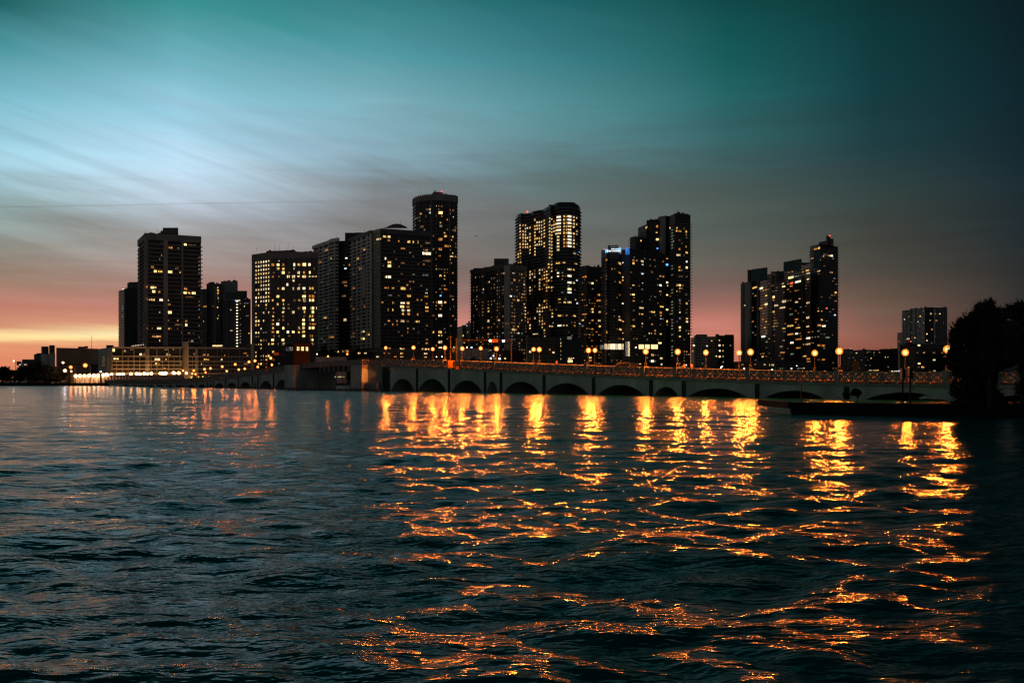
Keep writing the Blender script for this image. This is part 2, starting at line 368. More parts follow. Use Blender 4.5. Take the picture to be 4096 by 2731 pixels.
ARCH = [(1563,1659,1514.5),(1671,1787,1514.5),(1805,1930,1520.5),(1946,1992,1525),(2011,2162,1526),(2178,2357,1532),(2388,2581,1539),
        (2612,2717,1547),(2745,2998,1553),(3050,3310,1562),(3445,3810,1569),(3900,4400,1578),
        (1101,1158,1518),(1037,1090,1523),(1014,1028,1526),(957,1006,1527),(905,949,1530.5),(855,899,1532),(833,849,1535),(790,826,1536.7),(746,783,1538.3),(702,743,1539)]
AR = []
for a, b, ap in ARCH:
    sa, sb = spx(b), spx(a); c = (sa+sb)/2; AR.append((sa, sb, PZ(ap, Dn(c))))
x_ = 698
while x_ > 455:                                # small arches run on to the left shore
    a, b = x_-34, x_; sa, sb = spx(b), spx(a); AR.append((sa, sb, .62)); x_ -= 40*(.55+.45*(x_-400)/300)
    if x_ < 500: break
def under(s):
    for sa, sb, ap in AR:
        if sa < s < sb:
            q = (s-(sa+sb)/2)/((sb-sa)/2); return -.35+(ap+.35)*(1-q*q)**.72
    return -.6
def spandrel(sa, sb, name='spandrel_wall'):
    n = max(4, int((sb-sa)/.35)); ss = [sa+(sb-sa)*i/n for i in range(n+1)]
    for r in AR: ss += [r[0]+1e-3, r[1]-1e-3] if sa < r[0] < sb else []
    ss = sorted(ss); v = []; f = []
    for s in ss:
        u_ = under(s); tp = rail(s)-1.5
        u_ = min(u_, tp-.2)
        v += [bp(s,0,tp), bp(s,0,u_), bp(s,WB,u_), bp(s,WB,tp)]
    for i in range(len(ss)-1):
        a, b = 4*i, 4*i+4
        f += [(a,a+1,b+1,b),(a+1,a+2,b+2,b+1),(a+2,a+3,b+3,b+2),(a+3,a,b,b+3)]
    f += [(0,3,2,1),(len(v)-4,len(v)-3,len(v)-2,len(v)-1)]
    return MB().add(v, f).build(name, concrete, bridge)
spandrel(S0, spx(1538)); spandrel(spx(1166), S1)
def sbox(mb, sa, sb, o0, o1, z0, z1):
    """box in bridge coordinates; z may be functions of s"""
    fz = lambda z, s: z(s) if callable(z) else z
    n = max(1, int(abs(sb-sa)/4)) if callable(z0) or callable(z1) else 1
    for i in range(n):
        a = sa+(sb-sa)*i/n; b = sa+(sb-sa)*(i+1)/n
        q = [bp(a,o0),bp(b,o0),bp(b,o1),bp(a,o1)]
        mb.prism([(p[0],p[1]) for p in q], [fz(z0,a),fz(z0,b),fz(z0,b),fz(z0,a)], [fz(z1,a),fz(z1,b),fz(z1,b),fz(z1,a)])
    return mb
# joints: dark narrow pilasters above the piers
for jx in (1669,1797,1941,2005,2177,2375,2605,2736,3030,3387,1160,1095,1033,1010,953.6,902,853.6,830.5,786,745,707,668,630,590):
    s = spx(jx); wj = .28
    sbox(MB(), s-wj, s+wj, -.14, -.004, -.5, rail(s)-1.66).build('pilaster', surf_j if 'surf_j' in globals() else globals().setdefault('surf_j', surf('dark_concrete', (.035,.045,.048), .8, .3, .6)), bridge)  # one dark concrete tone on every joint
for a, b in ((S0, spx(1538)), (spx(1166), S1)):
    m = MB(); sbox(m, a, b, -.28, WB+.28, lambda s: rail(s)-1.55, lambda s: rail(s)-1.25); m.build('cornice', concrete_d, bridge)
m = MB(); sbox(m, S0, S1, .32, WB-.32, lambda s: rail(s)-1.35, lambda s: rail(s)-1.14); m.build('deck', asphalt, bridge)
m = MB(); sbox(m, S0, S1, .36, 1.9, lambda s: rail(s)-1.136, lambda s: rail(s)-1.0)
m.build('sidewalk', concrete_d, bridge); m = MB(); sbox(m, S0, S1, WB-1.9, WB-.36, lambda s: rail(s)-1.136, lambda s: rail(s)-1.0); m.build('sidewalk', concrete_d, bridge)
m = MB()
for k in (0,):
    sbox(m, S0, S1, WB/2-.06, WB/2+.06, lambda s: rail(s)-1.135, lambda s: rail(s)-1.131)
m.build('lane_marking', surf('road_paint', (.6,.6,.55), .6, .1, 1), bridge)

# balustrade: panels with two cut crosses, posts and a top rail
PW = 1.66
def panel(mb, sa, sb, off, th=.10):
    L_ = sb-sa
    def pt(u, v, o): # u 0..1 along, v 0..1 height
        s = sa+u*L_; return Vector(bp(s, off+o, rail(s)-1.0+v*.86))
    def bar(u0, v0, u1, v1, wv):
        a0, a1 = Vector((u0*L_, v0*.86)), Vector((u1*L_, v1*.86)); d = (a1-a0).normalized(); n = Vector((-d.y, d.x))*wv
        c = [a0+n, a0-n, a1-n, a1+n]; vs = []
        for o_ in (-th/2, th/2):
            for q in c: vs.append(pt(q.x/L_, q.y/.86, o_))
        mb.add(vs, [(0,1,2,3),(7,6,5,4),(0,4,5,1),(1,5,6,2),(2,6,7,3),(3,7,4,0)])
    bar(0, .09, 1, .09, .05); bar(0, .93, 1, .93, .06)
    for c in (.25, .75):
        h = .23
        bar(c-h, .06, c+h, .94, .115); bar(c-h, .94, c+h, .06, .115)
        vs = []
        for o_ in (-th/2-.015, th/2+.015):
            for k in range(8):
                a = math.pi*k/4; vs.append(pt(c+.115/L_*math.cos(a), .5+.14*math.sin(a), o_))
        mb.add(vs, [tuple(range(8)), tuple(range(15,7,-1))]+[(k, k+8, (k+1) % 8+8, (k+1) % 8) for k in range(8)])
    bar(.025, .05, .025, .95, .075); bar(.5, .05, .5, .95, .06); bar(.975, .05, .975, .95, .075)
def balustrade(off, name, label):
    b = tag_b = empty(name, bp(0, off, rail(0)-1.1), label, 'balustrade')
    tag_b.parent = None
    cells = []
    s = S0
    while s < S1-PW:
        cells.append((s+.14, s+PW-.02)); s += PW
    near = cells[:96]; far = cells[96:]
    for a, c in near:
        m = MB(); panel(m, a, c, off); m.build('railing_panel', concrete_d, b)
        m = MB(); sbox(m, a-.16, a, off-.13, off+.13, rail(a)-1.25, rail(a)+.03); m.build('post', concrete_d, b)
    m = MB(); mp_ = MB()
    for a, c in far:
        panel(m, a, c, off); sbox(mp_, a-.16, a, off-.13, off+.13, rail(a)-1.25, rail(a)+.03)
    tag(m.build('railing_panel', concrete_d, b), kind='stuff'); tag(mp_.build('post', concrete_d, b), kind='stuff')
    m = MB()
    for a, c in (cells[0:1] and [(S0, S1)]):
        sbox(m, a, c, off-.15, off+.15, lambda s: rail(s)-.13, lambda s: rail(s))
    m.build('handrail', concrete_d, b)
    return b
BNEAR = balustrade(.16, 'balustrade', 'near concrete balustrade of the bridge with rows of cut crosses')
BFAR = balustrade(WB-.16, 'balustrade', 'lamp-lit far balustrade of the bridge seen above the near one')

# lift span and its piers
SPL, SPR = spx(1277), spx(1433)
m = MB(); sbox(m, SPR, SPL, .02, .5, lambda s: rail(s)-2.5, lambda s: rail(s)-1.22); sbox(m, SPR, SPL, WB-.5, WB-.02, lambda s: rail(s)-2.5, lambda s: rail(s)-1.22)
m.build('girder', dark_steel, bridge)
m = MB()
for k in range(8):
    s = SPR+(SPL-SPR)*(k+.5)/8; sbox(m, s-.12, s+.12, -.22, .0, rail(s)-2.4, rail(s)-1.3)
m.build('girder_bracket', dark_steel, bridge)
def plain_box(name, sa, sb, o0, o1, z0, z1, mat, parent): return sbox(MB(), sa, sb, o0, o1, z0, z1).build(name, mat, parent)
# right pier
zt = rail(spx(1455))
pier = empty('bridge_pier', bp(spx(1480),0,0), 'tall concrete bascule pier with one side glowing orange in lamp light', 'bridge pier')
plain_box('wall', spx(1477), spx(1432), -1.75, WB+1.5, -.8, zt-1.2, concrete, pier)
plain_box('wall', spx(1534), spx(1477)-.01, -.32, WB+.3, -.8, zt-1.22, concrete_d, pier)
sbox(MB(), spx(1560), spx(1534)-.01, -.02, .05, -.5, zt-1.6).build('painted_recess', surf_j, pier)  # dark plate on the face, coloured as the shade of a recess
m = MB(); panel(m, spx(1477)+.1, spx(1432)-.1, -1.6); sbox(m, spx(1477)+.05, spx(1432)-.05, -1.72, -1.48, zt-.13, zt); m.build('railing_panel', concrete_d, pier)
m = MB()
# railing on the orange-lit end of the pier
for (z0, z1) in ((zt-.14, zt), (zt-1.2, zt-1.02)): sbox(m, spx(1477), spx(1477)+.16, -1.75, -.02, z0, z1)
sbox(m, spx(1477), spx(1477)+.16, -1.75, -1.55, zt-1.02, zt-.14); sbox(m, spx(1477), spx(1477)+.16, -.2, -.02, zt-1.02, zt-.14)
def cross_end(mb, s, o0, o1, za, zb):
    for (a, b_) in (((o0, za), (o1, zb)), ((o0, zb), (o1, za))):
        p0 = Vector(bp(s+.08, a[0], a[1])); p1 = Vector(bp(s+.08, b_[0], b_[1])); mb.tube(p0, p1, .09, n=4)
cross_end(m, spx(1477), -1.6, -.2, zt-1.02, zt-.14); m.build('end_railing', concrete_d, pier)
plain_box('fender_block', spx(1530), spx(1497), -1.3, -.35, -.6, 1.7, concrete_d, pier)
fl = empty('flood_light', bp(spx(1590), -2.1, rail(spx(1590))-1.9), 'small hooded flood light on the bridge wall shining at the pier', 'light')
q = Vector(bp(spx(1590), -2.1, rail(spx(1590))-1.9))
MB().tube(q+BN*2.1, q, .05, n=6).build('bracket', black_iron, fl); MB().tube(q-BD*.25, q+BD*.12, .1, .17, 10).build('hood', black_iron, fl)
d_ = bpy.data.lights.new('bulb', 'SPOT'); d_.energy = 3500; d_.color = (1,.33,.06); d_.spot_size = math.radians(17); d_.spot_blend = .5; d_.shadow_soft_size = .06
b_ = bpy.data.objects.new('bulb', d_); COL.objects.link(b_); b_.parent = fl; b_.location = BD*.2
b_.rotation_euler = (Vector(bp(spx(1477), -1.1, 3.2))-q).to_track_quat('-Z', 'Y').to_euler()
# maintenance cage beside it
cage = empty('ladder_cage', bp(spx(1420), -.8, 0), 'small pale metal ladder platform beside the dark lift span', 'platform')
m = MB(); a0, a1 = spx(1431), spx(1409)
for s in (a0, (a0+a1)/2, a1):
    for o_ in (-1.4, -.4): m.tube(bp(s,o_,.3), bp(s,o_,2.1), .045, n=5)
m.build('post', surf('galvanised', (.25,.26,.26), .5, .2, 2), cage)
m = MB()
for z in (.5, 1.3, 2.1):
    for o_ in (-1.4, -.4): m.tube(bp(a0,o_,z), bp(a1,o_,z), .04, n=5)
    m.tube(bp(a0,-1.4,z), bp(a0,-.4,z), .04, n=5); m.tube(bp(a1,-1.4,z), bp(a1,-.4,z), .04, n=5)
m.build('rail', bpy.data.materials['galvanised'], cage)
# left pier and tender's house
s0, s1 = spx(1200), spx(1166)
s0 += -.0
zl = PZ(1461, Dn(s0)-2)
lp = empty('bridge_pier', bp((s0+s1)/2,0,0), 'blank grey concrete pier carrying the small bridge house', 'bridge pier')
plain_box('wall', s0, s1+.2, -1.7, 9.5, -.8, zl, concrete, lp)
hs = empty('bridge_house', bp((s0+s1)/2, .5, zl), 'square bridge tender house with hipped roof and yellow lit windows', 'bridge house')
he = 2.6
zh = PZ(1374, Dn(s0)-1)
plain_box('wall', s0, s1, -1.6, he, zl, zh, stucco, hs)
plain_box('string_course', s0-.1, s1+.1, -1.72, he+.1, zl-.08, zl+.14, concrete, hs)
m = MB(); e_ = .55
c0 = [bp(s0-e_,-1.6-e_,zh), bp(s1+e_,-1.6-e_,zh), bp(s1+e_,he+e_,zh), bp(s0-e_,he+e_,zh)]
ap = bp((s0+s1)/2, (he-1.6)/2, PZ(1354, Dn(s0)))
lo = [(p[0],p[1],p[2]-.14) for p in c0]
m.add([*lo, *c0, ap], [(3,2,1,0),(0,1,5,4),(1,2,6,5),(2,3,7,6),(3,0,4,7),(4,5,8),(5,6,8),(6,7,8),(7,4,8)])
rf = m.build('roof', tile_m, hs)
zw0, zw1 = PZ(1401, Dn(s0)-1), PZ(1386, Dn(s0)-1)
for k in range(3):                                             # windows in the end wall, facing the camera
    oc = -1.6+(he+1.6)*(.27+.265*k); wv = .34
    fr = sbox(MB(), s0-.05, s0+.02, oc-wv, oc+wv, zw0, zw1).build('window', WIN['Y'], hs)
    m = MB(); sbox(m, s0-.09, s0-.051, oc-.03, oc+.03, zw0, zw1); sbox(m, s0-.092, s0-.052, oc-wv, oc+wv, (zw0+zw1)/2-.03, (zw0+zw1)/2+.03)
    for q in (-wv, wv-.05): sbox(m, s0-.094, s0-.051, oc+q, oc+q+.05, zw0, zw1)
    m.build('frame', dark_steel, fr)
for k in range(5):
    sc_ = s0+(s1-s0)*(.16+.17*k)
    fr = sbox(MB(), sc_-.17, sc_+.17, -1.66, -1.58, zw0-.05, zw1).build('window', WIN['m'], hs)
    m = MB(); sbox(m, sc_-.17, sc_+.17, -1.70, -1.661, (zw0+zw1)/2-.03, (zw0+zw1)/2+.03); m.build('frame', dark_steel, fr)
# navigation lights in the opening
nl = empty('navigation_light', (PX(1365,188), 187.4, PZ(1487,188)), 'twin red navigation lights under the lift span', 'signal light')
for x in (1360.5, 1369):
    MB().ball(P(x,1480,187.5), .26, 10).build('lens', WIN['r'], nl)
m = MB(); m.box(PX(1356,188),PX(1374,188),187.7,187.95,PZ(1487,188),PZ(1474,188)); m.tube(P(1365,1474,187.9), P(1365,1463,187.9), .06); m.build('bracket', dark_steel, nl)
ys_ = empty('clearance_board', P(1358,1507,186), 'narrow pale yellow lit board low in the dark bridge opening', 'sign')
MB().box(PX(1339,186),PX(1377,186),185.9,186.0,PZ(1509,186),PZ(1505,186)).build('board', glow('pale_yellow_board', (.8,.75,.3), .5), ys_)
m = MB(); m.tube(P(1345,1509,186.1), P(1345,1548,186.1), .08); m.tube(P(1371,1509,186.1), P(1371,1548,186.1), .08); m.build('post', dark_steel, ys_)
m = MB()
for s in np.arange(spx(1560), spx(960), 2.4):
    m.tube(bp(s,-2.6,-1), bp(s,-2.6,.5), .16, n=6)
for z in (.12, .34): sbox(m, spx(1560), spx(960), -2.84, -2.66, z-.07, z+.07)
tag(m.build('timber_fender', surf('wet_timber', (.02,.018,.015), .6, .4, 3)), 'low dark timber fender running along the foot of the bridge piers', 'fender')

# ------------------------------------------------------------------ lamps
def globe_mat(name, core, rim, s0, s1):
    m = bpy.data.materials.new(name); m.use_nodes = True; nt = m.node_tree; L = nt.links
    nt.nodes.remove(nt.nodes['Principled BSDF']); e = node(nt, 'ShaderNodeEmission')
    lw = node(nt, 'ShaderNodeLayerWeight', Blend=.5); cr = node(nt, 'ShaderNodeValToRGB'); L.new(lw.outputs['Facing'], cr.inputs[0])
    cr.color_ramp.elements[0].position = .04; cr.color_ramp.elements[0].color = (*[c*s0/8 for c in core], 1); cr.color_ramp.elements[1].position = .28; cr.color_ramp.elements[1].color = (*[c*s1/8 for c in rim], 1)  # orange rim on an enlarged globe stands in for the lamp's halo
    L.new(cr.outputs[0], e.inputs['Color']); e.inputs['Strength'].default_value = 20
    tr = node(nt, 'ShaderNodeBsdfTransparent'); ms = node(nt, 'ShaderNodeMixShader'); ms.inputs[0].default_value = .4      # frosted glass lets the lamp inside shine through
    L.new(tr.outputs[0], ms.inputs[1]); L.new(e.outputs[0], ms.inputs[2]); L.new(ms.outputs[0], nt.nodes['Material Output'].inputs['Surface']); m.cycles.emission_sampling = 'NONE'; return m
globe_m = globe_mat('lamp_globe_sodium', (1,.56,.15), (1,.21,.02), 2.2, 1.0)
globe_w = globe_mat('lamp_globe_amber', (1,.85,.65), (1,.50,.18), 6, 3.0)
def point(name, loc, P_, col, r, parent):
    d = bpy.data.lights.new(name, 'POINT'); d.energy = P_*.36; d.color = col; d.shadow_soft_size = r*.6
    o = bpy.data.objects.new(name, d); COL.objects.link(o); o.parent = parent
    o.location = Vector(loc)-Vector(parent.location); return o
SOD = (1,.20,.02)
def lamp(px, py, D, base_z, r, power, label, group=None, col=SOD, gm=None, name='street_lamp', cat='street lamp', pr=.075, light=True):
    x, y, z = P(px, py, D)
    o = empty(name, (x,y,base_z), label, cat, group)
    m = MB(); m.lathe((x,y,base_z), [(.2,0),(.2,.35),(.12,.5),(pr,.6),(pr*.75,z-base_z-r-.12),(.13,z-base_z-r-.08),(.15,z-base_z-r*.9)], 8)
    m.build('pole', black_iron, o)
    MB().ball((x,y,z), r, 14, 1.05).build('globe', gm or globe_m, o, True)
    m = MB(); m.lathe((x,y,z+r*.97), [(.1,0),(.06,.05),(.015,.16)], 6); m.build('finial', black_iron, o)
    if light: point('bulb', (x,y,z), power, col, r*1.12, o)
    return o
def dist(px, off):
    """distance of the bridge line shifted by off, on the column px"""
    u = (px-2048)/F; x0, y0 = -31.9+BN.x*off, 176+BN.y*off
    t = (x0-y0*u)/(74+92*u); return 176+92*t+BN.y*off, t*LB
NEAR_L = [(3357,1404.5),(3002,1408),(2711,1407),(2583,1406),(2354,1401),(2157,1398),(1986,1395),(1849,1394),(1780,1391),(1654,1390),(3790,1397)]
FAR_L = [(3621,1410),(3259,1412),(2956.5,1411),(2823.5,1410),(2380,1401),(2134.5,1397),(1923,1393),(1731,1396),(1543,1391)]
ordn = ['first','second','third','fourth','fifth','sixth','seventh','eighth','ninth','tenth','eleventh','twelfth','thirteenth','fourteenth','fifteenth','sixteenth','seventeenth','eighteenth','nineteenth','twentieth','twenty-first','twenty-second','twenty-third','twenty-fourth']
for k, (px, py) in enumerate(sorted(NEAR_L, reverse=True)):
    D, s = dist(px, .5)
    m = MB(); sbox(m, s-.28, s+.28, -.16, .75, rail(s)-1.3, rail(s)+.16); m.build('lamp_pedestal', concrete_d, BNEAR)
    lamp(px, py, D, rail(s)+.16, .40, 14500, f'orange globe lamp on the near balustrade, {ordn[k]} from the right edge', 'globe lamps along the near balustrade')
for k, (px, py) in enumerate(sorted(FAR_L, reverse=True)):
    D, s = dist(px, WB-.55)
    lamp(px, py, D, rail(s), .40, 14500, f'orange globe lamp on the far balustrade, {ordn[k]} from the right', 'globe lamps along the far balustrade')
# two lamps beyond the lift span and those on the left half of the bridge
MIDL = [(1312,1425),(1389,1416)]
for k, (px, py) in enumerate(MIDL):
    D, s = dist(px, WB+6)
    lamp(px, py, D, 1.0, .30, 1100, ['orange globe lamp just right of the bridge house, in front of the grey wall','orange globe lamp behind the lift span beside the lit house windows'][k])
UP = [(1151,1422),(1083,1432),(1020,1443),(996,1447),(941,1457),(889,1466),(842,1473),(818,1476),(775,1482),(732,1482)]
for k, (px, py) in enumerate(UP):
    D, s = dist(px, .55)
    lamp(px, py, D, rail(s), .40, 2000, f'orange lamp of the upper row left of the bridge house, {ordn[k]} from it', 'upper lamps on the left slope')
LOW = [(1147,1449),(1087,1459),(1031,1467),(979,1474.5),(955,1478),(907,1484),(822,1489),(769,1494),(782,1496)]
for k, (px, py) in enumerate(LOW):
    D, s = dist(px, WB-.55)
    lamp(px, py, D, rail(s)-.2, .40, 1500, f'orange lamp of the lower row left of the bridge house, {ordn[k]} from it', 'lower lamps on the left slope')
ROW = [303,320,338,357,376,393,413,430,446,471,493,524,550,560,577,605,648,655,663,694,715]
for k, px in enumerate(ROW):
    D = 366+k*1.5
    py = 1504-(px-303)/400*13+random.uniform(-1,1)
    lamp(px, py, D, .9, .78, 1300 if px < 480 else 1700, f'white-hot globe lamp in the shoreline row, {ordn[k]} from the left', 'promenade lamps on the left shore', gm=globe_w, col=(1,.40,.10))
for k, (px, py) in enumerate([(425,1496),(480,1496),(545,1494),(590,1495),(640,1493),(700,1492),(745,1492)]):  # leftmost lamp put in to light the podium's left end
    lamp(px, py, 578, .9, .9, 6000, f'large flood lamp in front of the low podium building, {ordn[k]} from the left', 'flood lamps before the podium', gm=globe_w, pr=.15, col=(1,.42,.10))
wl_ = [(PX(px, 371+k*1.9), 371+k*1.9) for k, px in enumerate([300,345,390,440,490,540,590,640,690,735])]
pw = empty('lamp_catch_wall', (wl_[0][0], wl_[0][1], .9), 'low pale wall along the left shore, added to catch the row of lamps as amber glow', 'wall')  # wall put in behind the lamps to show their light as an amber band
MB().strip(wl_, [(a, b+.5) for a, b in wl_], .9, 4.5).build('wall', pale_wall, pw)
MB().strip([(a, b-.15) for a, b in wl_], [(a, b+.65) for a, b in wl_], 4.502, 4.75).build('coping', pale_wall, pw)
for k in range(0, 36):
    t = k/36*9; i = int(t); a, b = Vector(wl_[i]), Vector(wl_[i+1]); q = a.lerp(b, t-i); MB().box(q.x-.35, q.x+.35, q.y-.3, q.y+.2, .9, 4.9).build('pier', pale_wall, pw)
# tall cobra-head street lights on the left shore
def cobra(px, py, D, pole_px, label, power, r, col=SOD, gm=None):
    x, y, z = P(px, py, D); xp = PX(pole_px, D)
    o = empty('street_light', (xp, D, .9), label, 'street light')
    m = MB(); m.tube((xp,D,.9), (xp,D,z+.2), .16, .09, 8); m.tube((xp,D,z+.2), (x,D,z+.35), .07, n=6); m.build('pole', surf_p, o)
    m = MB(); m.box(x-.45,x+.35,D-.2,D+.2,z+.22,z+.42); m.build('lamp_head', dark_steel, o)
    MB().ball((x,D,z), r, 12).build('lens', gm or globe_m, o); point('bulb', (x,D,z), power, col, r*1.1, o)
surf_p = surf('painted_pole', (.05,.04,.03), .6, .2, 2)
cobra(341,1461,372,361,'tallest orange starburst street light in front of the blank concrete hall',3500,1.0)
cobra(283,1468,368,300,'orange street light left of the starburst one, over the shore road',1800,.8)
cobra(252,1450,372,228,'white street light highest above the dark trees by the blank hall',900,.5,(1,.9,.8),globe_w)
cobra(260,1482,366,268,'bluish white street light low beside the dark trees',900,.7,(.75,.8,1),globe_w)
cobra(55,1443,420,62,'single distant white light at the far left above the trees',500,.4,(1,.9,.8),globe_w)
for k,(px,y0,y1,rr) in enumerate([(285,1487,1530,.42),(403,1489,1521,.42)]):
    D = 362
    o = empty('column', (PX(px,D), D, .9), ['short yellow lit column with a lamp on top, by the shore road','short yellow lit column with a lamp on top, within the row of white lamps'][k], 'column')
    MB().lathe((PX(px,D),D,.9), [(rr*1.2,0),(rr*1.2,.3),(rr,.4),(rr,PZ(y0,D)-.9)], 10).build('shaft', surf('yellow_column_%d' % k, (.75,.45,.08), .7, .1, 1), o)
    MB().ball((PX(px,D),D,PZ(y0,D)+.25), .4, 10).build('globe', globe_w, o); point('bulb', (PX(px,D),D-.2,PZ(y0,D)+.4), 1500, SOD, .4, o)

# traffic gates and overhead signs on the bridge
def gantry(pxa, pxb, arm_y, base_yA, D, sign, label, mid_poles=()):
    xa, xb = PX(pxa,D), PX(pxb,D); za = PZ(arm_y,D); zb = PZ(base_yA,D)
    o = empty('sign_gantry', (xa,D,zb), label, 'sign gantry')
    m = MB(); m.tube((xa,D,zb),(xa,D,za+.4),.13,n=8); m.build('post', surf_p, o)
    m = MB(); m.tube((xb,D,zb),(xb,D,za+.1),.11,n=8); m.build('post', surf_p, o)
    m = MB(); m.tube((xa,D,za),(xb,D,za),.07,n=6); m.tube((xa,D,za-.3),(xb,D,za-.3),.04,n=6)
    m.build('arm', surf_p, o)
    sx0, sx1, sy0, sy1 = sign
    b = MB().box(PX(sx0,D),PX(sx1,D),D-.2,D-.1,PZ(sy1,D),PZ(sy0,D)).build('sign_board', orange_lit, o)
    m = MB()
    for f_ in (.36,.66):
        zz = PZ(sy1,D)+(PZ(sy0,D)-PZ(sy1,D))*f_
        m.box(PX(sx0+5,D),PX(sx1-5,D),D-.215,D-.2,zz-.035,zz+.035)
    m.build('lettering', dark_steel, b)
    return o
D_, s_ = dist(1940, WB-1)
gantry(1826, 2046, 1358.5, 1445, D_, (1967,1992,1356,1369.5), 'orange lit overhead sign gantry spanning the roadway in front of the pale tower')
D_, s_ = dist(1115, WB-1)
gantry(1056, 1164, 1415.5, 1466, D_, (1096,1115,1410.5,1420.5), 'orange lit overhead sign gantry left of the bridge house')
def gate(px, y0, y1, D, label, heads=True):
    x = PX(px,D); o = empty('traffic_gate', (x,D,PZ(y1,D)), label, 'traffic gate')
    m = MB(); m.tube((x,D,PZ(y1,D)),(x,D,PZ(y0,D)),.10,.07,n=8)
    m.tube((x-.5,D,PZ(y0+6,D)),(x+.35,D,PZ(y0+6,D)),.04,n=5); m.build('mast', surf_p, o)
    b = MB().box(x-.45,x+.45,D-.3,D+.3,PZ(1471 if heads else y1,D),PZ(1441 if heads else y1-18,D)).build('gate_housing', orange_lit, o)
    if heads:
        for yy in (1393, 1402):
            h = MB().box(x+.2,x+.65,D-.25,D+.1,PZ(yy+8,D),PZ(yy,D)).build('signal_head', black_iron, o)
            MB().tube((x+.43,D-.27,PZ(yy+4,D)),(x+.43,D-.24,PZ(yy+4,D)),.13,n=10).build('lens', dark_steel, h)
D_, s_ = dist(1802, -.4)
gate(1802, 1342, 1470, D_, 'tall traffic gate mast with black signal heads and orange housing on the near balustrade')
D_, s_ = dist(1069, -.3)
gate(1069, 1398, 1486, D_, 'orange lit traffic gate mast on the left slope of the bridge', False)
D_, s_ = dist(1829, -.45)
x = PX(1829,D_); o = empty('control_cabinet', (x,D_,PZ(1478,D_)), 'small bright orange control cabinet fixed outside the near balustrade', 'cabinet')
MB().box(x-.28,x+.28,D_-.25,D_+.2,PZ(1478,D_),PZ(1464,D_)).build('body', orange_lit, o)
MB().box(x-.2,x+.2,D_-.27,D_-.252,PZ(1477,D_),PZ(1465,D_)).build('door', orange_lit, o)

# pedestrian street lights beyond the bridge (cool white)
for k,(px,py,r) in enumerate([(1961,1362,.55),(2014,1362.6,.55)]):
    D = 330
    cobra(px,py,D,px+(-4 if k==0 else -3),['greenish white street light left of the orange overhead sign','greenish white street light right of the orange overhead sign'][k],1500,r,(.8,1,.85),glow('lamp_mercury_%d'%k,(.75,1,.85),8,0))
small = [(1974,1423,.5,'w'),(1963,1433,.75,'w'),(1998.7,1434,.9,'w'),(1868,1389,.55,'w'),(1886,1389.5,.55,'w'),(1746,1427,.45,'c'),(1768,1426,.45,'c'),(1268,1416,.5,'c'),(2884,1470,.6,'w'),(2977,1473,.55,'w'),(3107,1478,.5,'w'),(3166,1473,.55,'w'),(2745,1459,.35,'w'),(3187,1463,.4,'c'),(2543,1389,.5,'w'),(2889,1465,.5,'c')]
for k,(px,py,r,c) in enumerate(small):
    D = 400 if px < 2600 else 420
    x,y,z = P(px,py,D); lab = f'small white area light beyond the bridge, {ordn[sorted(s[0] for s in small).index(px)]} such light from the left'
    o = empty('area_light', (x,D,.9), lab, 'light', 'small white lights beyond the bridge')
    MB().tube((x,D,.9),(x,D,z-r*.6),.09,n=6).build('pole', black_iron, o)
    MB().ball((x,D,z),r*.62,8,.8).build('lens', glow('area_light_%s'%c,(.85,.9,1) if c=='w' else (1,.9,.7),6,0) if 'area_light_%s'%c not in bpy.data.materials else bpy.data.materials['area_light_%s'%c], o)
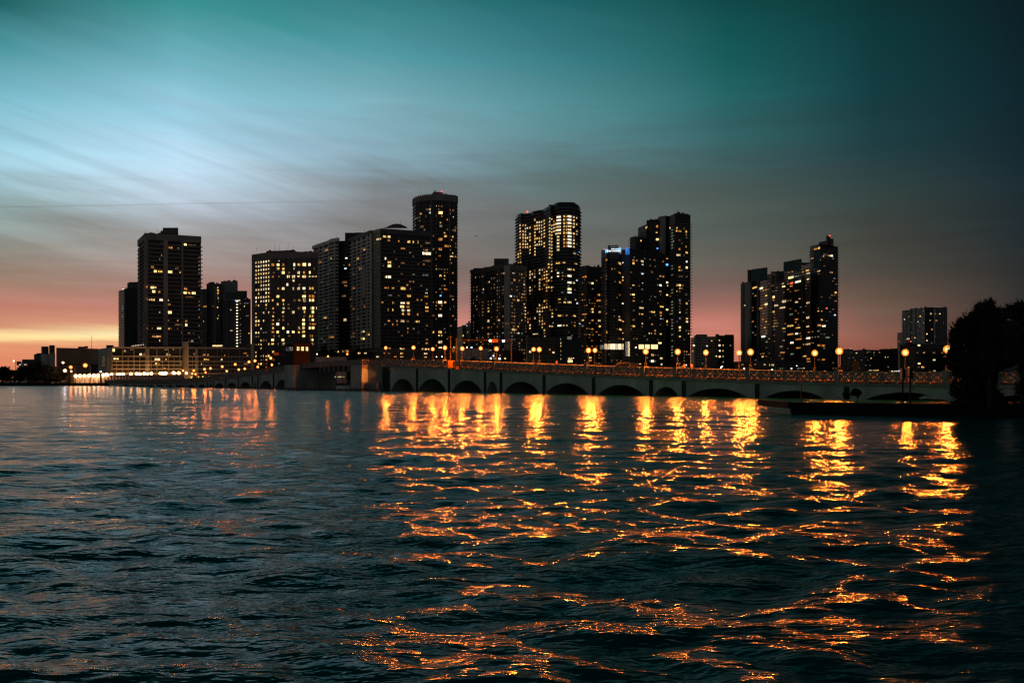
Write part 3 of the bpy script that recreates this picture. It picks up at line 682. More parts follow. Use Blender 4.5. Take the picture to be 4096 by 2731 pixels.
# ------------------------------------------------------------------ buildings
class Vol:
    def __init__(s, B, FF, H, depth, mat, base=.9, name='wall'):
        s.B = B; s.H = H; s.px = [f[0] for f in FF]
        s.pts = []
        for px, py in FF:
            D = (H-HC)*F/(HY-py); s.pts.append((PX(px, D), D))
        k0 = 1+depth/s.pts[0][1]; k1 = 1+depth/s.pts[-1][1]
        poly = s.pts+[(s.pts[-1][0]*k1, s.pts[-1][1]*k1), (s.pts[0][0]*k0, s.pts[0][1]*k0)]
        s.poly = poly
        MB().prism(poly, base, H).build(name, mat, B.root)
        B.vols.append(s)
    def normals(s, pts):
        out = []
        for i in range(len(pts)):
            a = pts[max(0, i-1)]; b = pts[min(len(pts)-1, i+1)]
            d = Vector((b[0]-a[0], b[1]-a[1])).normalized(); out.append(Vector((d.y, -d.x)))
        return out
    def line(s, i0=0, i1=None, ext=0.0):
        pts = [Vector(p) for p in s.pts[i0:(len(s.pts) if i1 is None else i1+1)]]
        if ext:
            a = (pts[0]-pts[1]).normalized(); b = (pts[-1]-pts[-2]).normalized()
            pts = [pts[0]+a*ext]+pts[1:-1]+[pts[-1]+b*ext]
        return pts
    def slabs(s, z0, z1, pitch=3.0, out=1.2, th=.4, mat=None, i0=0, i1=None, ext=0.0, name='balcony', par=0.0):
        pts = s.line(i0, i1, ext); N = s.normals(pts)
        off = [p+n*out for p, n in zip(pts, N)]; inn = [p-n*.02 for p, n in zip(pts, N)]
        z = z0; s.fl = (z0, pitch)
        while z < z1:
            m = MB(); m.strip([tuple(p) for p in inn], [tuple(p) for p in off], z, z+th)
            if par:
                o2 = [p+n*(out-.12) for p, n in zip(pts, N)]
                m.strip([tuple(p) for p in o2], [tuple(p) for p in off], z+th+.001, z+th+par)
            m.build(name, mat or slab_mid, s.B.root); z += pitch
        return s
    def hit(s, px):
        u = (px-2048)/F; n = len(s.pts)
        for i in range(n-1):
            if s.px[i] <= px <= s.px[i+1] or i == n-2 or (i == 0 and px < s.px[0]):
                (x0, y0), (x1, y1) = s.pts[i], s.pts[i+1]; dx_, dy_ = x1-x0, y1-y0
                den = dx_-u*dy_
                if abs(den) < 1e-6: continue
                t = (u*y0-x0)/den; d = Vector((dx_, dy_)).normalized()
                return Vector((x0+dx_*t, y0+dy_*t)), d, Vector((d.y, -d.x)), i
    def fin(s, px0, px1, z0, z1, out, mat, name='pilaster'):
        a = s.hit(px0); b = s.hit(px1); n = a[2]
        q = [a[0]-n*.02, b[0]-n*.02, b[0]+n*out, a[0]+n*out]
        return MB().prism([tuple(p) for p in q], z0, z1).build(name, mat, s.B.root)
    def winz(s, px, z, wpx, hm, c, out=.12):
        a = s.hit(px-wpx/2); b = s.hit(px+wpx/2); m = s.hit(px)
        if a[3] != m[3]: a = (m[0]-m[1]*(b[0]-m[0]).length,)
        if b[3] != m[3]: b = (m[0]+m[1]*(m[0]-a[0]).length,)
        n = m[2]; q = [a[0]-n*.02, b[0]-n*.02, b[0]+n*out, a[0]+n*out]
        s.B.wins.append((wpx*hm, MB().prism([tuple(p) for p in q], z-hm/2, z+hm/2), c))
    def win(s, px, py, w, h, c, snap=True):
        w *= .80; h *= .84*random.uniform(.8, 1.05)
        if random.random() < .3: c = {'y':'o','c':'y','Y':'c','C':'c','o':'d','w':'m'}.get(c, c)
        D = s.hit(px)[0].y; z = PZ(py, D); hm = h*D/F
        if snap and hasattr(s, 'fl'):
            z0, p = s.fl; hm = min(hm, p*.78); k = round((z-z0)/p-.55); z = z0+(k+.55)*p
        s.winz(px, z, w, hm, c)
    def parapet(s, h=1.2, out=.15, mat=None, down=0.0):
        pts = s.line(ext=.15); N = s.normals(pts)
        m = MB(); m.strip([tuple(p-n*.5) for p, n in zip(pts, N)], [tuple(p+n*out) for p, n in zip(pts, N)], s.H-down, s.H+h)
        m.build('parapet', mat or slab_mid, s.B.root); return s
class Bld:
    def __init__(s, name, label, cat, FF, H, depth, mat, **k):
        D = (H-HC)*F/(HY-FF[0][1]); s.root = empty(name, (PX(FF[0][0], D), D, .9), label, cat); s.vols = []; s.wins = []
        s.v = Vol(s, FF, H, depth, mat, **k)
    def vol(s, FF, H, depth, mat, **k): return Vol(s, FF, H, depth, mat, **k)
    def box(s, px0, px1, y0, y1, D, depth, mat, name='rooftop_box'):
        k = 1+depth/D
        q = [(PX(px0,D),D),(PX(px1,D),D),(PX(px1,D)*k,D*k),(PX(px0,D)*k,D*k)]
        return MB().prism(q, PZ(y1,D), PZ(y0,D)).build(name, mat, s.root)
    def aerial(s, px, y0, y1, D, r=.15):
        MB().tube(P(px,y1,D), P(px,y0,D), r, r*.5, 5).build('aerial', black_iron, s.root)
    def wl(s, ox, oy, sc_, txt, snap=True):
        """window list in rows 'x y w h colour' measured on the photograph"""
        for it in txt.split(','):
            q = it.split()
            if len(q) < 5: continue
            px = ox+float(q[0])/sc_; py = oy+float(q[1])/sc_; ww = float(q[2])/sc_; hh = float(q[3])/sc_
            best = None
            for v in s.vols:
                if v.px[0]-1.5 <= px <= v.px[-1]+1.5:
                    D = v.hit(px)[0].y
                    if PZ(py, D) < v.H+.5 and (best is None or D < best[0]): best = (D, v)
            if best: best[1].win(px, py, ww, hh, q[4], snap)
    def rnd(s, v, px0, px1, z0, z1, cols, prob, wpx, hm, colours, pitch=None, jitter=.15):
        p = pitch or (v.fl[1] if hasattr(v, 'fl') else 3.0); zb = v.fl[0] if hasattr(v, 'fl') else z0
        k = math.ceil((z0-zb)/p)
        while zb+(k+.55)*p < z1:
            for c in range(cols):
                if random.random() < (prob(c, zb+k*p) if callable(prob) else prob):
                    px = px0+(px1-px0)*(c+.5)/cols
                    v.winz(px, zb+(k+.55)*p, wpx*random.uniform(1-jitter, 1+jitter), hm*random.uniform(.8, 1), random.choice(colours))
            k += 1
    def clutter(s, seed):
        rg_ = random.Random(seed)
        for v in s.vols:
            a, b = v.px[0], v.px[-1]
            if b-a < 36 or v.H < 30: continue
            for _ in range(int((b-a)/26)):
                px = rg_.uniform(a+6, b-10); h_ = v.hit(px)[0]; D = h_.y+rg_.uniform(4, 10); w_ = rg_.uniform(2, 9); zt = v.H+rg_.uniform(1.2, 3.2)
                q = [(PX(px,D),D),(PX(px+w_,D),D),(PX(px+w_,D),D+3),(PX(px,D),D+3)]; MB().prism(q, v.H+.01, zt).build('rooftop_unit', dark_wall, s.root)
            for _ in range(2 if b-a > 80 else 1):
                px = rg_.uniform(a+4, b-4); D = v.hit(px)[0].y+5; MB().tube((PX(px,D),D,v.H),(PX(px,D),D,v.H+rg_.uniform(4,8)),.12,.06,5).build('aerial', black_iron, s.root)
    def done(s):
        if s.root.get('category') in ('tower','condominium') and s.root.name != 'glass_tower': s.clutter(len(s.wins))
        s.wins.sort(key=lambda q: -q[0])
        for a, m, c in s.wins[:98]: m.build('window', WIN[c], s.root)
        rest = s.wins[98:]
        if rest:
            o = MB(); mats = []; idx = []
            for a, m, c in rest:
                if c not in mats: mats.append(c)
                n0 = len(o.f); o.add(m.v, m.f); idx += [mats.index(c)]*(len(o.f)-n0)
            ob = o.build('window', WIN[mats[0]], s.root)
            for c in mats[1:]: ob.data.materials.append(WIN[c])
            ob.data.polygons.foreach_set('material_index', idx); tag(ob, kind='stuff')

# A: slim tower far left
A = Bld('apartment_tower', 'slim dark tower with pale balcony edge, leftmost of the towers', 'tower', [(475,1163),(497,1156),(577,1160)], 110, 22, black_wall)
A.v.slabs(36, 108, 3.1, .7, .8, slab_pale, 0, 1); A.box(509,577,1132,1158,980,16,dark_wall); A.box(514,560,1128,1133,985,8,black_wall)
A.v.fin(516,519,30,108,.3,dark_wall); A.v.fin(548,551,30,108,.3,dark_wall)
A.wl(0,850,2.09,'1028 640 12 10 C,1145 632 14 12 C,1165 597 12 10 C,1097 632 8 10 y,1025 800 8 60 m,1023 870 8 40 m', False)
A.done()
# B: big balconied tower
B = Bld('apartment_tower', 'broad balconied apartment tower with a square rooftop box, behind the low lit podium', 'tower', [(557,965),(586,936),(804,950)], 110, 24, fac_dark)
B.v.slabs(30.3, 104, 3.0, 1.3, .34, slab_mid, 0, 2, ext=1.0, par=.35); B.v.parapet(.6, 1.3, slab_mid, 4.2)
for a, b in ((654,672),(586,592),(726,733)): B.v.fin(a, b, 28, 106, 1.55, grey_wall)
B.v.fin(560,566,28,104,1.4,mid_wall)
B.box(642,656,923,945,618,10,dark_wall); B.box(651,713,911,948,616,12,dark_wall); B.aerial(704,902,912,617)
B.wl(420,880,2.24,'693 235 18 22 Y,720 237 30 22 Y,765 238 40 10 d,800 238 30 10 d,588 263 45 20 o,655 265 25 10 m,508 190 8 8 m,507 300 8 8 c,490 340 10 16 o,425 438 30 18 o,450 443 30 24 Y,495 446 50 22 y,583 448 46 28 Y,645 446 36 20 o,672 462 16 12 c,370 590 28 16 o,424 587 34 24 Y,450 590 26 18 y,437 626 32 26 Y,487 626 20 22 o,723 600 34 20 o,690 637 16 22 o,718 638 34 22 Y,752 640 28 16 y,795 641 40 26 Y,735 672 30 14 o,688 676 12 12 o,770 672 60 10 d,368 700 34 20 d,400 702 16 18 c,430 702 40 20 c,503 706 38 24 C,568 706 18 12 c,575 744 34 18 y,490 815 14 12 w,578 818 48 26 Y,568 888 18 18 o,652 895 12 18 y,728 893 26 20 o,640 925 30 16 d,665 925 24 16 d,688 928 12 12 o,728 932 22 26 Y,380 960 10 18 o,425 957 8 12 y,485 957 44 18 Y,570 962 30 18 o,600 962 18 12 d,650 966 12 12 y,752 1000 24 16 o,687 1003 10 18 o,792 1015 14 12 o,440 1033 44 20 y,470 1037 24 24 Y,490 1038 34 20 o,490 1077 10 22 c,750 1078 8 14 m,780 1080 30 26 m')
B.rnd(B.v, 790, 803, 30, 100, 1, .6, 5, 1.3, 'dm')
B.done()
# C: cluster behind the podium
C = Bld('office_tower', 'dark stepped tower with a tall plain middle block, right behind the balconied tower', 'tower', [(797,1157),(828,1155)], 100, 20, black_wall)
c2 = C.vol([(826,1134),(884,1134)], 106, 18, dark_wall); c3 = C.vol([(884,1125),(951,1125)], 109, 22, grey_wall)
C.box(834,850,1129,1136,880,6,dark_wall); C.box(893,918,1123,1126,900,6,dark_wall); C.box(930,948,1122,1126,900,6,dark_wall)
c2.fin(855,866,35,103,.4,slab_mid)
for x_ in (838,876): c2.fin(x_,x_+3,30,104,.35,dark_wall)
C.rnd(C.v, 799, 806, 34, 95, 1, .8, 4, 1.5, 'mdd'); C.rnd(c2, 868, 878, 34, 100, 2, .22, 4, 1.6, 'ydo'); C.rnd(c2, 868, 874, 88, 104, 1, .9, 4, 1.8, 'yd')
C.wl(420,880,2.24,'895 773 36 18 y,883 908 8 6 c,972 772 16 12 d,1020 650 20 24 y,1017 700 12 12 c', False)
C.box(850,890,1379,1385,800,2,WIN['c'],'canopy_light')
C.done()
C4 = Bld('office_tower', 'black tower with one bright dotted column of white lights down its front', 'tower', [(893,1200),(940,1197),(1003,1195)], 84, 20, black_wall)
C4.box(905,980,1170,1200,850,14,dark_wall); C4.box(945,988,1163,1190,853,10,dark_wall); C4.box(895,938,1196,1203,825,5,grey_wall)
for x_ in (893,911,938,1000): C4.v.fin(x_,x_+2.5,30,83,.5,mid_wall)
for k in range(16): C4.v.winz(948.5, 37+k*2.98, 6.5, 1.15, 'C' if k != 15 else 'C')
C4.rnd(C4.v, 955, 968, 36, 80, 1, .7, 5, 1.4, 'dmm'); C4.rnd(C4.v, 965, 1000, 36, 80, 4, .07, 4, 1.2, 'mcy')
C4.wl(420,880,2.24,'1193 721 46 16 C,1172 721 14 14 b,1127 805 16 10 c,1133 990 30 10 c,1270 745 40 8 m,1275 857 30 10 m', False)
C4.done()
# D: podium
Dp = Bld('podium_building', 'long low podium building with pale floor bands, glowing along its foot', 'building', [(392,1396),(450,1388)], 26.2, 30, pale_wall)
d1 = Dp.vol([(450,1388.5),(730,1389.5)], 26.1, 30, black_wall); d2 = Dp.vol([(755,1389.5),(1005,1392)], 26.1, 30, black_wall)
for v in (d1, d2):
    pts = v.line(); N = v.normals(pts)
    for z, th in ((25.3,1.1),(19.3,.8),(15.8,.8),(13.1,.7),(10.3,.75),(6.9,1.1)):
        m = MB(); m.strip([tuple(p-n*.02) for p, n in zip(pts, N)], [tuple(p+n*1.1) for p, n in zip(pts, N)], z, z+th); m.build('floor_band', pale_wall, Dp.root)
for x_ in list(range(490,730,46))+list(range(823,1005,45)): (d1 if x_ < 740 else d2).fin(x_, x_+2.6, 1, 25.2, 1.0, grey_wall, 'mullion')
for x_ in list(range(467,730,23))+list(range(770,1005,22)): (d1 if x_ < 740 else d2).fin(x_, x_+1.6, 7, 19.2, .9, grey_wall, 'mullion')
d1.fin(588,599,1,26,1.5,grey_wall); d2.fin(782,792,1,26,1.5,grey_wall)
for z in (19.2,15.6,12.9,10,6.6): d1.fin(584,602,z,z+1.3,1.9,pale_wall,'planter'); d2.fin(780,795,z,z+1.3,1.9,pale_wall,'planter')
Dp.vol([(729,1366),(755,1366)], 30.4, 12, pale_wall, name='pylon'); Dp.vol([(1003,1375),(1016,1375)], 29, 12, pale_wall, name='pylon')
Dp.box(425,455,1380,1390,600,10,black_wall); Dp.box(983,1008,1378,1393,600,8,dark_wall)
Dp.v.fin(431,436,8,19,.05,black_wall,'stair_slot')
Dp.wl(420,880,2.24,'78 1165 24 34 Y,178 1177 34 16 o,180 1170 12 10 Y,320 1203 24 22 Y,350 1203 26 24 d,560 1203 28 20 Y,580 1208 30 16 o,612 1160 10 10 o,100 1243 56 16 Y,470 1247 58 20 Y,547 1245 12 18 y,465 1287 34 26 y,680 1285 20 26 o,887 1207 30 18 o,922 1207 16 18 o,1072 1212 8 8 o,1048 1172 8 8 d,1255 1192 40 14 o,1275 1213 22 18 o,900 1248 34 16 y,925 1250 30 14 o,1045 1250 20 18 c,865 1290 10 18 c,1268 1287 60 18 d,533 1325 14 12 y,550 1160 40 16 d,240 1160 30 14 d,480 1290 18 20 y,800 1200 24 20 d', False)
for x_ in range(560,735,25): d1.winz(x_, 4.3, 15, 3.6, 'Y')
for x_ in range(765,900,25): d2.winz(x_, 4.3, 14, 2.6, 'y')
Dp.wl(0,1330,4.704,'1950 460 60 12 m,1950 500 50 20 d,1950 540 60 20 d,1950 580 50 18 d,1950 620 60 20 d', False)
for k in range(8): Dp.box(527+k*6.5,530+k*6.5,1382-k*.7,1384.5-k*.7,612,.5,WIN['C'],'roof_light')
for k in range(7): Dp.box(849+k*5,852.5+k*5,1383,1385.5,612,.5,WIN['Y'],'roof_light')
Dp.done()
# E: blank hall, silos, low blocks
E = Bld('hall', 'large windowless concrete hall left of the lit podium', 'hall', [(225,1390.5),(392,1394.5)], 23, 40, tan_wall)
E.box(312,352,1386,1391,522,8,black_wall); E.box(338,352,1384,1391,523,5,black_wall); E.box(228,392,1455,1458,517,1.5,dark_wall,'canopy')
E.box(362,392,1456,1490,518,1,black_wall,'loading_door'); E.aerial(366.5,1350,1394,535,.14)
E.box(362.8,370.2,1348.6,1350.4,535,.6,black_iron,'lamp_bar'); E.done()
for k,(x0,x1,yt,ym,yb) in enumerate([(167,193,1386,1416,1452),(198,218,1381,1412,1452)]):
    D = 505; xc = (x0+x1)/2; r = (x1-x0)/2*D/F; o = empty('silo', (PX(xc,D),D,.9), ['stout silo with black upper half, left of the pair','taller silo with black upper half, right of the pair'][k], 'silo')
    MB().lathe((PX(xc,D),D,0), [(r*1.12,.9),(r*1.12,PZ(ym,D))], 20).build('base', pale_wall, o, True)
    MB().lathe((PX(xc,D),D,0), [(r,PZ(ym,D)),(r,PZ(yt,D)),(r*.6,PZ(yt,D)+.1)], 20).build('drum', dark_wall, o)
    for a in (0,2,4): MB().tube((PX(xc,D)-r,D-.1,PZ(ym-a*7,D)),(PX(xc,D)+r,D-.1,PZ(ym-a*7,D)),.06,n=4).build('band', dark_steel, o)
E2 = Bld('low_building', 'black stepped low building left of the silos', 'building', [(136,1416),(168,1416)], 19, 20, black_wall)
E2.vol([(88,1437),(146,1437)], 15, 20, black_wall); E2.box(146,165,1412,1418,520,5,black_wall); E2.box(66,86,1445,1460,490,8,black_wall); E2.done()
E3 = Bld('house', 'low pale house with two bright wall lights above the far left trees', 'house', [(74,1453),(112,1452)], 12.5, 12, pale_wall)
E3.wl(0,1330,4.704,'378 603 28 18 C,478 603 46 22 C', False); E3.done()
E4 = Bld('low_building', 'low red lit garden wall building at the water edge, far left', 'building', [(112,1515),(186,1516)], 3.05, 4, surf('red_wall', (.35,.10,.07), .8, .2, .6)); E4.done()
E5 = Bld('kiosk', 'small pale lit kiosk between red wall and yellow column', 'kiosk', [(206,1516),(268,1517)], 2.9, 5, pale_wall)
E5.wl(0,1330,4.704,'1000 905 50 24 y,1075 888 22 22 C,1170 900 60 20 d,1230 905 30 20 d', False); E5.done()
# G: hotel with bright windows
G = Bld('hotel_tower', 'chamfered hotel tower with many bright yellow square windows', 'tower', [(1008,1025),(1019,1023),(1085,1014),(1272,1012.6)], 99.5, 28, dark_wall)
G.v.fl = (1.6, 3.02)
G.v.parapet(1.2, .2, mid_wall, 4.0)
G.vol([(1065,1004),(1172,1001),(1198,1009)], 104, 18, black_wall, base=98.5); G.v.fin(1008.5,1019,1,98,.35,slab_mid); G.v.fin(1083,1086,1,98,.3,mid_wall)
for x_ in (250,297,343,388,435,483,530,571,626):
    px = 980+(x_+23)/2.24; G.v.fin(px-2.2, px+2.2, 1, 96.5, .55, dark_wall)
for x_, a in ((980+105/2.24,985),(980+427/2.24,988)): G.aerial(x_, a, 1004, 640, .12)
G.wl(980,880,2.24,'250 390 28 26 y,297 388 28 30 Y,343 388 22 28 y,442 386 18 34 C,483 386 26 26 y,533 384 40 32 Y,580 386 30 34 C,305 362 10 8 w,297 423 26 24 c,343 420 26 24 y,440 420 10 22 c,620 420 8 20 d,343 458 30 30 Y,480 455 28 30 C,530 453 18 28 y,583 453 24 30 Y,388 490 26 26 Y,250 524 18 20 o,389 524 12 28 o,435 523 34 28 C,480 518 28 20 c,533 520 44 24 Y,592 518 56 14 c,638 520 30 14 c,435 557 22 28 Y,380 592 18 28 C,297 627 18 20 o,343 628 30 30 C,433 627 12 28 c,480 624 26 30 Y,528 624 30 28 C,595 627 46 26 y,295 697 26 26 Y,530 692 38 26 Y,597 692 60 28 y,250 730 18 20 y,343 730 24 26 y,483 726 20 22 o,533 728 32 28 Y,597 730 54 28 Y,293 765 18 26 y,345 765 10 26 c,390 762 20 16 d,252 798 16 20 o,347 797 20 24 c,388 796 22 20 o,483 796 26 24 o,530 796 34 28 Y,603 797 40 30 Y,643 800 10 28 C,343 832 26 26 C,433 830 26 28 C,533 832 14 26 y,603 832 38 26 Y,252 865 16 20 y,343 866 20 22 d,530 864 20 22 d,595 865 46 28 y,250 900 18 20 o,343 900 18 20 d,525 898 26 26 Y,603 898 36 26 Y,250 935 22 20 y,293 935 30 30 C,387 934 14 22 d,525 935 28 28 Y,600 934 54 22 y,252 972 18 24 y,343 972 20 28 Y,485 966 20 26 y,525 968 30 30 C,597 968 60 30 Y,648 968 8 26 c,250 1003 24 22 o,293 1003 24 26 Y,385 1003 24 30 C,433 1003 26 26 Y,483 1003 18 26 y,525 1003 28 26 y,527 1037 28 28 Y,595 1037 30 24 y,248 1074 28 30 Y,340 1073 28 26 Y,600 1072 32 28 Y,248 1107 26 20 y,343 1107 26 30 C,297 1104 8 22 d,387 1137 22 22 Y,253 1172 18 22 y,387 1172 22 22 o,603 1105 30 20 y')
G.rnd(G.v, 1019.5, 1080, 62, 95, 6, .93, 4.2, 1.7, 'cccCcy'); G.rnd(G.v, 1019.5, 1080, 12, 62, 6, .20, 4.2, 1.6, 'yYydc'); G.rnd(G.v, 1019.5, 1080, 4, 40, 6, .28, 4, 1.3, 'ymd')
G.rnd(G.v, 1086, 1270, 4, 95, 9, .12, 8, 1.4, 'dddm')
G.done()
# H: long balconied slab with dark end
H_ = Bld('condominium', 'long waving condominium with pale balcony bands and a dark right end', 'condominium', [(1254,991),(1278,982),(1318,969),(1330,962),(1356,958)], 125.4, 26, dark_wall)
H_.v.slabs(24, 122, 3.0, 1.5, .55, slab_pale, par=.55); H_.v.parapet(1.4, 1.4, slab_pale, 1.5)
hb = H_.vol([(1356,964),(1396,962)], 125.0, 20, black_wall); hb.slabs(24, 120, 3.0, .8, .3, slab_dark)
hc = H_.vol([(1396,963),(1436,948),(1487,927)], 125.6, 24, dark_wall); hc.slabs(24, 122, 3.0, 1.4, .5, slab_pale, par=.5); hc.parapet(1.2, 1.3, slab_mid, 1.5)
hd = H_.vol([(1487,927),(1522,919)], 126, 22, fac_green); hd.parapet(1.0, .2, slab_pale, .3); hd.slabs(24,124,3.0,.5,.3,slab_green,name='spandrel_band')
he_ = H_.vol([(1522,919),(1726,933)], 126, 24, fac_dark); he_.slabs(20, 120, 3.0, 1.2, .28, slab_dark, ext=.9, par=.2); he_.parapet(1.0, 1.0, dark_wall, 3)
for x_ in (1278,1296,1318,1340): H_.v.fin(x_, x_+1.6, 24, 124, 1.52, slab_pale, 'fin')
for x_ in (1412,1430,1448,1470,1485): hc.fin(x_, x_+1.6, 24, 124, 1.42, slab_pale, 'fin')
for x_ in range(1548,1726,25): he_.fin(x_, x_+2, 20, 122, 1.0, dark_wall, 'fin')
hc.fin(1454, 1468, 72, 100, 1.6, black_wall, 'painted_recess')  # protruding black fin stands in for the shade of a slot
H_.box(1380,1420,931,962,735,10,black_wall); H_.box(1279,1318,974,984,770,10,black_wall); H_.box(1420,1480,930,945,715,8,dark_wall)
m = MB(); Dd = 690; arc = [(1530,913)]+[(1545+8.4*k, 912-17*math.sin(math.pi*(k+.6)/11.2)) for k in range(11)]+[(1629,913)]
vs = [P(a,b,Dd) for a,b in arc]; vs2 = [P(a,b,Dd+16) for a,b in arc]; n = len(vs)
m.add(vs+vs2, [tuple(range(n-1,-1,-1)), tuple(range(n,2*n))]+[(k,k+1,k+1+n,k+n) for k in range(n-1)]+[(n-1,0,n,2*n-1)]); m.build('roof_vault', dark_wall, H_.root)
for a,b,c_ in ((1459,915,930),(1508,905,922),(1603,880,900),(1473,922,932)): H_.aerial(a,b,c_,692)
H_.wl(1230,740,1.866,'525 400 24 20 c,545 393 10 14 y,575 395 28 18 y,608 398 26 22 C,607 427 20 14 o,757 433 26 22 y,789 437 14 20 y,827 440 10 22 y,898 440 44 12 o,713 487 38 16 o,890 497 22 12 o,890 523 80 34 C,582 562 12 22 C,610 564 34 22 y,711 571 34 12 d,893 575 66 16 o,610 618 34 20 Y,567 615 12 10 o,605 699 44 24 C,583 697 10 14 c,590 757 40 12 o,640 757 24 12 y,714 760 46 24 y,790 656 30 10 m,880 684 50 14 m,752 815 20 16 o,757 838 34 20 c,615 829 40 8 m,640 867 16 16 y,710 870 40 16 C,750 872 24 20 y,820 851 22 12 y,885 845 36 14 o,887 795 22 12 c,705 898 40 20 Y,750 898 26 14 y,600 922 14 24 o,638 922 12 22 y,712 926 20 22 c,755 926 26 20 Y,890 902 30 16 y,712 950 18 16 y,755 950 24 20 y,823 957 16 22 y,890 952 34 12 o,605 1000 28 16 y,668 1002 14 14 o,710 1003 34 18 Y,748 1005 20 16 o,823 1006 32 18 y,638 1033 16 18 o,670 1038 10 10 o,750 1060 14 16 o,748 1090 12 18 o,790 1065 24 14 m,890 1173 22 12 o,145 497 32 22 o,95 580 30 10 o,178 543 10 14 c,290 551 20 14 C,272 602 10 10 w,312 605 12 12 o,284 628 20 14 w,277 729 44 20 o,285 755 28 16 o,377 550 16 22 y,425 485 14 20 y,345 670 14 12 d,205 732 18 14 d,272 832 34 16 d,402 778 14 12 b,323 855 16 12 o,395 622 20 18 o,418 617 14 24 c,280 1012 28 22 c,135 995 24 12 y,420 1150 16 20 Y,182 1140 34 12 o,420 1100 18 18 c,460 1118 14 16 y,378 995 14 14 o,345 930 16 16 d,470 385 10 16 o,648 487 10 8 m,877 1067 8 10 c,605 1225 14 16 o')
H_.rnd(he_, 1524, 1724, 24, 118, 18, .06, 7, 1.1, 'dddom'); H_.rnd(hc, 1400, 1485, 24, 118, 8, .10, 5, 1.0, 'dddo'); H_.rnd(H_.v, 1256, 1354, 24, 118, 8, .10, 5, 1.0, 'dddm')
H_.done()
# podium of H on the shore
Hp = Bld('low_building', 'low dark waterfront block with a few yellow windows, above the pier and the first arches', 'building', [(1426,1396),(1560,1392),(1826,1392)], 19.5, 40, black_wall)
Hp.vol([(1350,1394),(1400,1392)], 19.6, 12, stucco)
Hp.v.slabs(3.5, 18, 3.6, .6, .4, slab_dark, name='floor_band')
Hp.wl(1480,1330,5.6,'170 545 80 56 Y,570 547 66 42 y,710 465 70 40 y,710 550 76 40 y,735 365 110 36 y,680 352 26 22 C,1180 370 50 60 y,1250 370 60 50 c,1310 370 40 46 y,1250 470 100 34 c,1240 553 80 40 c,1890 330 60 50 c,1575 335 90 30 Y,440 350 40 40 o,430 465 60 30 d,320 460 30 24 y', False)
Hp.wl(1120,1330,4.2,'978 320 22 36 y,1062 315 40 40 d,1130 312 60 40 y,1222 380 44 40 Y,1330 345 44 36 y,1435 345 50 30 c', False)
Hp.done()
Hw = Bld('garden_wall', 'pale grey waterfront wall just right of the bridge house', 'wall', [(1262,1427),(1385,1427)], 14.8, 2, pale_wall); Hw.done()
Hh = Bld('house', 'tiny dark house with hipped roof behind the grey wall', 'house', [(1272,1412),(1300,1412)], 18.2, 8, stucco)
m = MB(); Dh = 478; a = [P(1268,1412,Dh),P(1304,1412,Dh),P(1304,1412,Dh+9),P(1268,1412,Dh+9),P(1286,1400,Dh+4)]; m.add(a,[(0,1,4),(1,2,4),(2,3,4),(3,0,4),(3,2,1,0)]); m.build('roof', tile_m, Hh.root); Hh.done()
# I: tall round-fronted tower
I = Bld('apartment_tower', 'tall round-fronted tower with a crown ring, tallest on the skyline', 'tower', [(1651,804),(1655,797),(1664,791),(1680,786),(1702,782),(1728,780),(1775,781),(1822,786),(1828,789),(1830,793)], 173, 30, fac_dark)
I.v.slabs(24, 166, 3.05, .5, .3, slab_dark, name='floor_band')
I.v.parapet(1.0, .5, mid_wall, 5.0)
I.vol([(1731,768),(1772,768)], 177.5, 12, mid_wall, base=172); I.aerial(1767,758,769,765); I.aerial(1828,786,797,775,.3)
for x_ in (1724,1728,1743,1795,1797,1815): I.v.fin(x_,x_+1.6,20,168,.8,slab_mid,'fin')
for x_ in range(1661,1725,9): I.v.winz(x_, 173.6, 4, .9, 'm', .75)
I.box(1764,1769,764,768,764,1,WIN['r'],'beacon')
I.wl(1230,740,1.866,'845 210 18 18 y,918 217 12 24 w,893 176 22 12 o,915 175 18 18 c,918 145 12 12 d,993 215 38 24 Y,1088 195 18 18 d,855 323 30 16 o,995 318 24 18 m,993 290 14 12 y,1098 343 22 26 d,993 400 34 26 o,1028 383 20 20 y,1037 455 38 20 o,940 480 16 18 d,990 480 32 18 y,985 525 22 10 o,1075 523 30 14 c,1098 535 32 12 o,1073 580 14 14 d,1075 407 12 14 o,993 672 20 20 y,990 770 22 14 m,1030 773 28 14 y,993 820 16 16 b,990 868 36 22 C,1027 870 18 16 c,963 868 10 16 o,1068 825 16 14 d,993 915 16 12 o,940 963 20 12 o,990 963 34 20 C,1093 915 10 16 m,990 1108 32 24 c,940 1108 12 20 y,990 1160 36 24 c,1028 1108 10 16 o,1070 1040 18 16 d,885 235 12 12 d,962 150 8 8 c,1088 230 8 8 c,920 632 16 10 y,1000 628 12 8 m')
I.rnd(I.v, 1655, 1722, 70, 165, 7, .16, 5, 1.2, 'dddm'); I.rnd(I.v, 1728, 1828, 24, 165, 9, .13, 5, 1.2, 'dddomy')
I.done()
# J: distant pale block in the gap
J = Bld('apartment_block', 'distant pale stepped block in the pink gap between two dark towers', 'apartment block', [(1828,1308),(1850,1303)], 76, 16, fac_pale)
J.vol([(1848,1300),(1866,1299)], 78, 14, fac_tan); J.vol([(1864,1293),(1886,1290)], 80, 16, fac_pale); J.box(1872,1880,1285,1293,1110,5,grey_wall)
for v in J.vols: v.slabs(12, v.H-2, 3.1, .5, .7, slab_pale, name='floor_band')
J.wl(1820,760,1.867,'60 1087 12 16 c,95 1060 8 10 y,40 1110 8 12 d,100 1120 10 10 o,88 1010 10 8 w,70 1140 12 10 y', False); J.done()
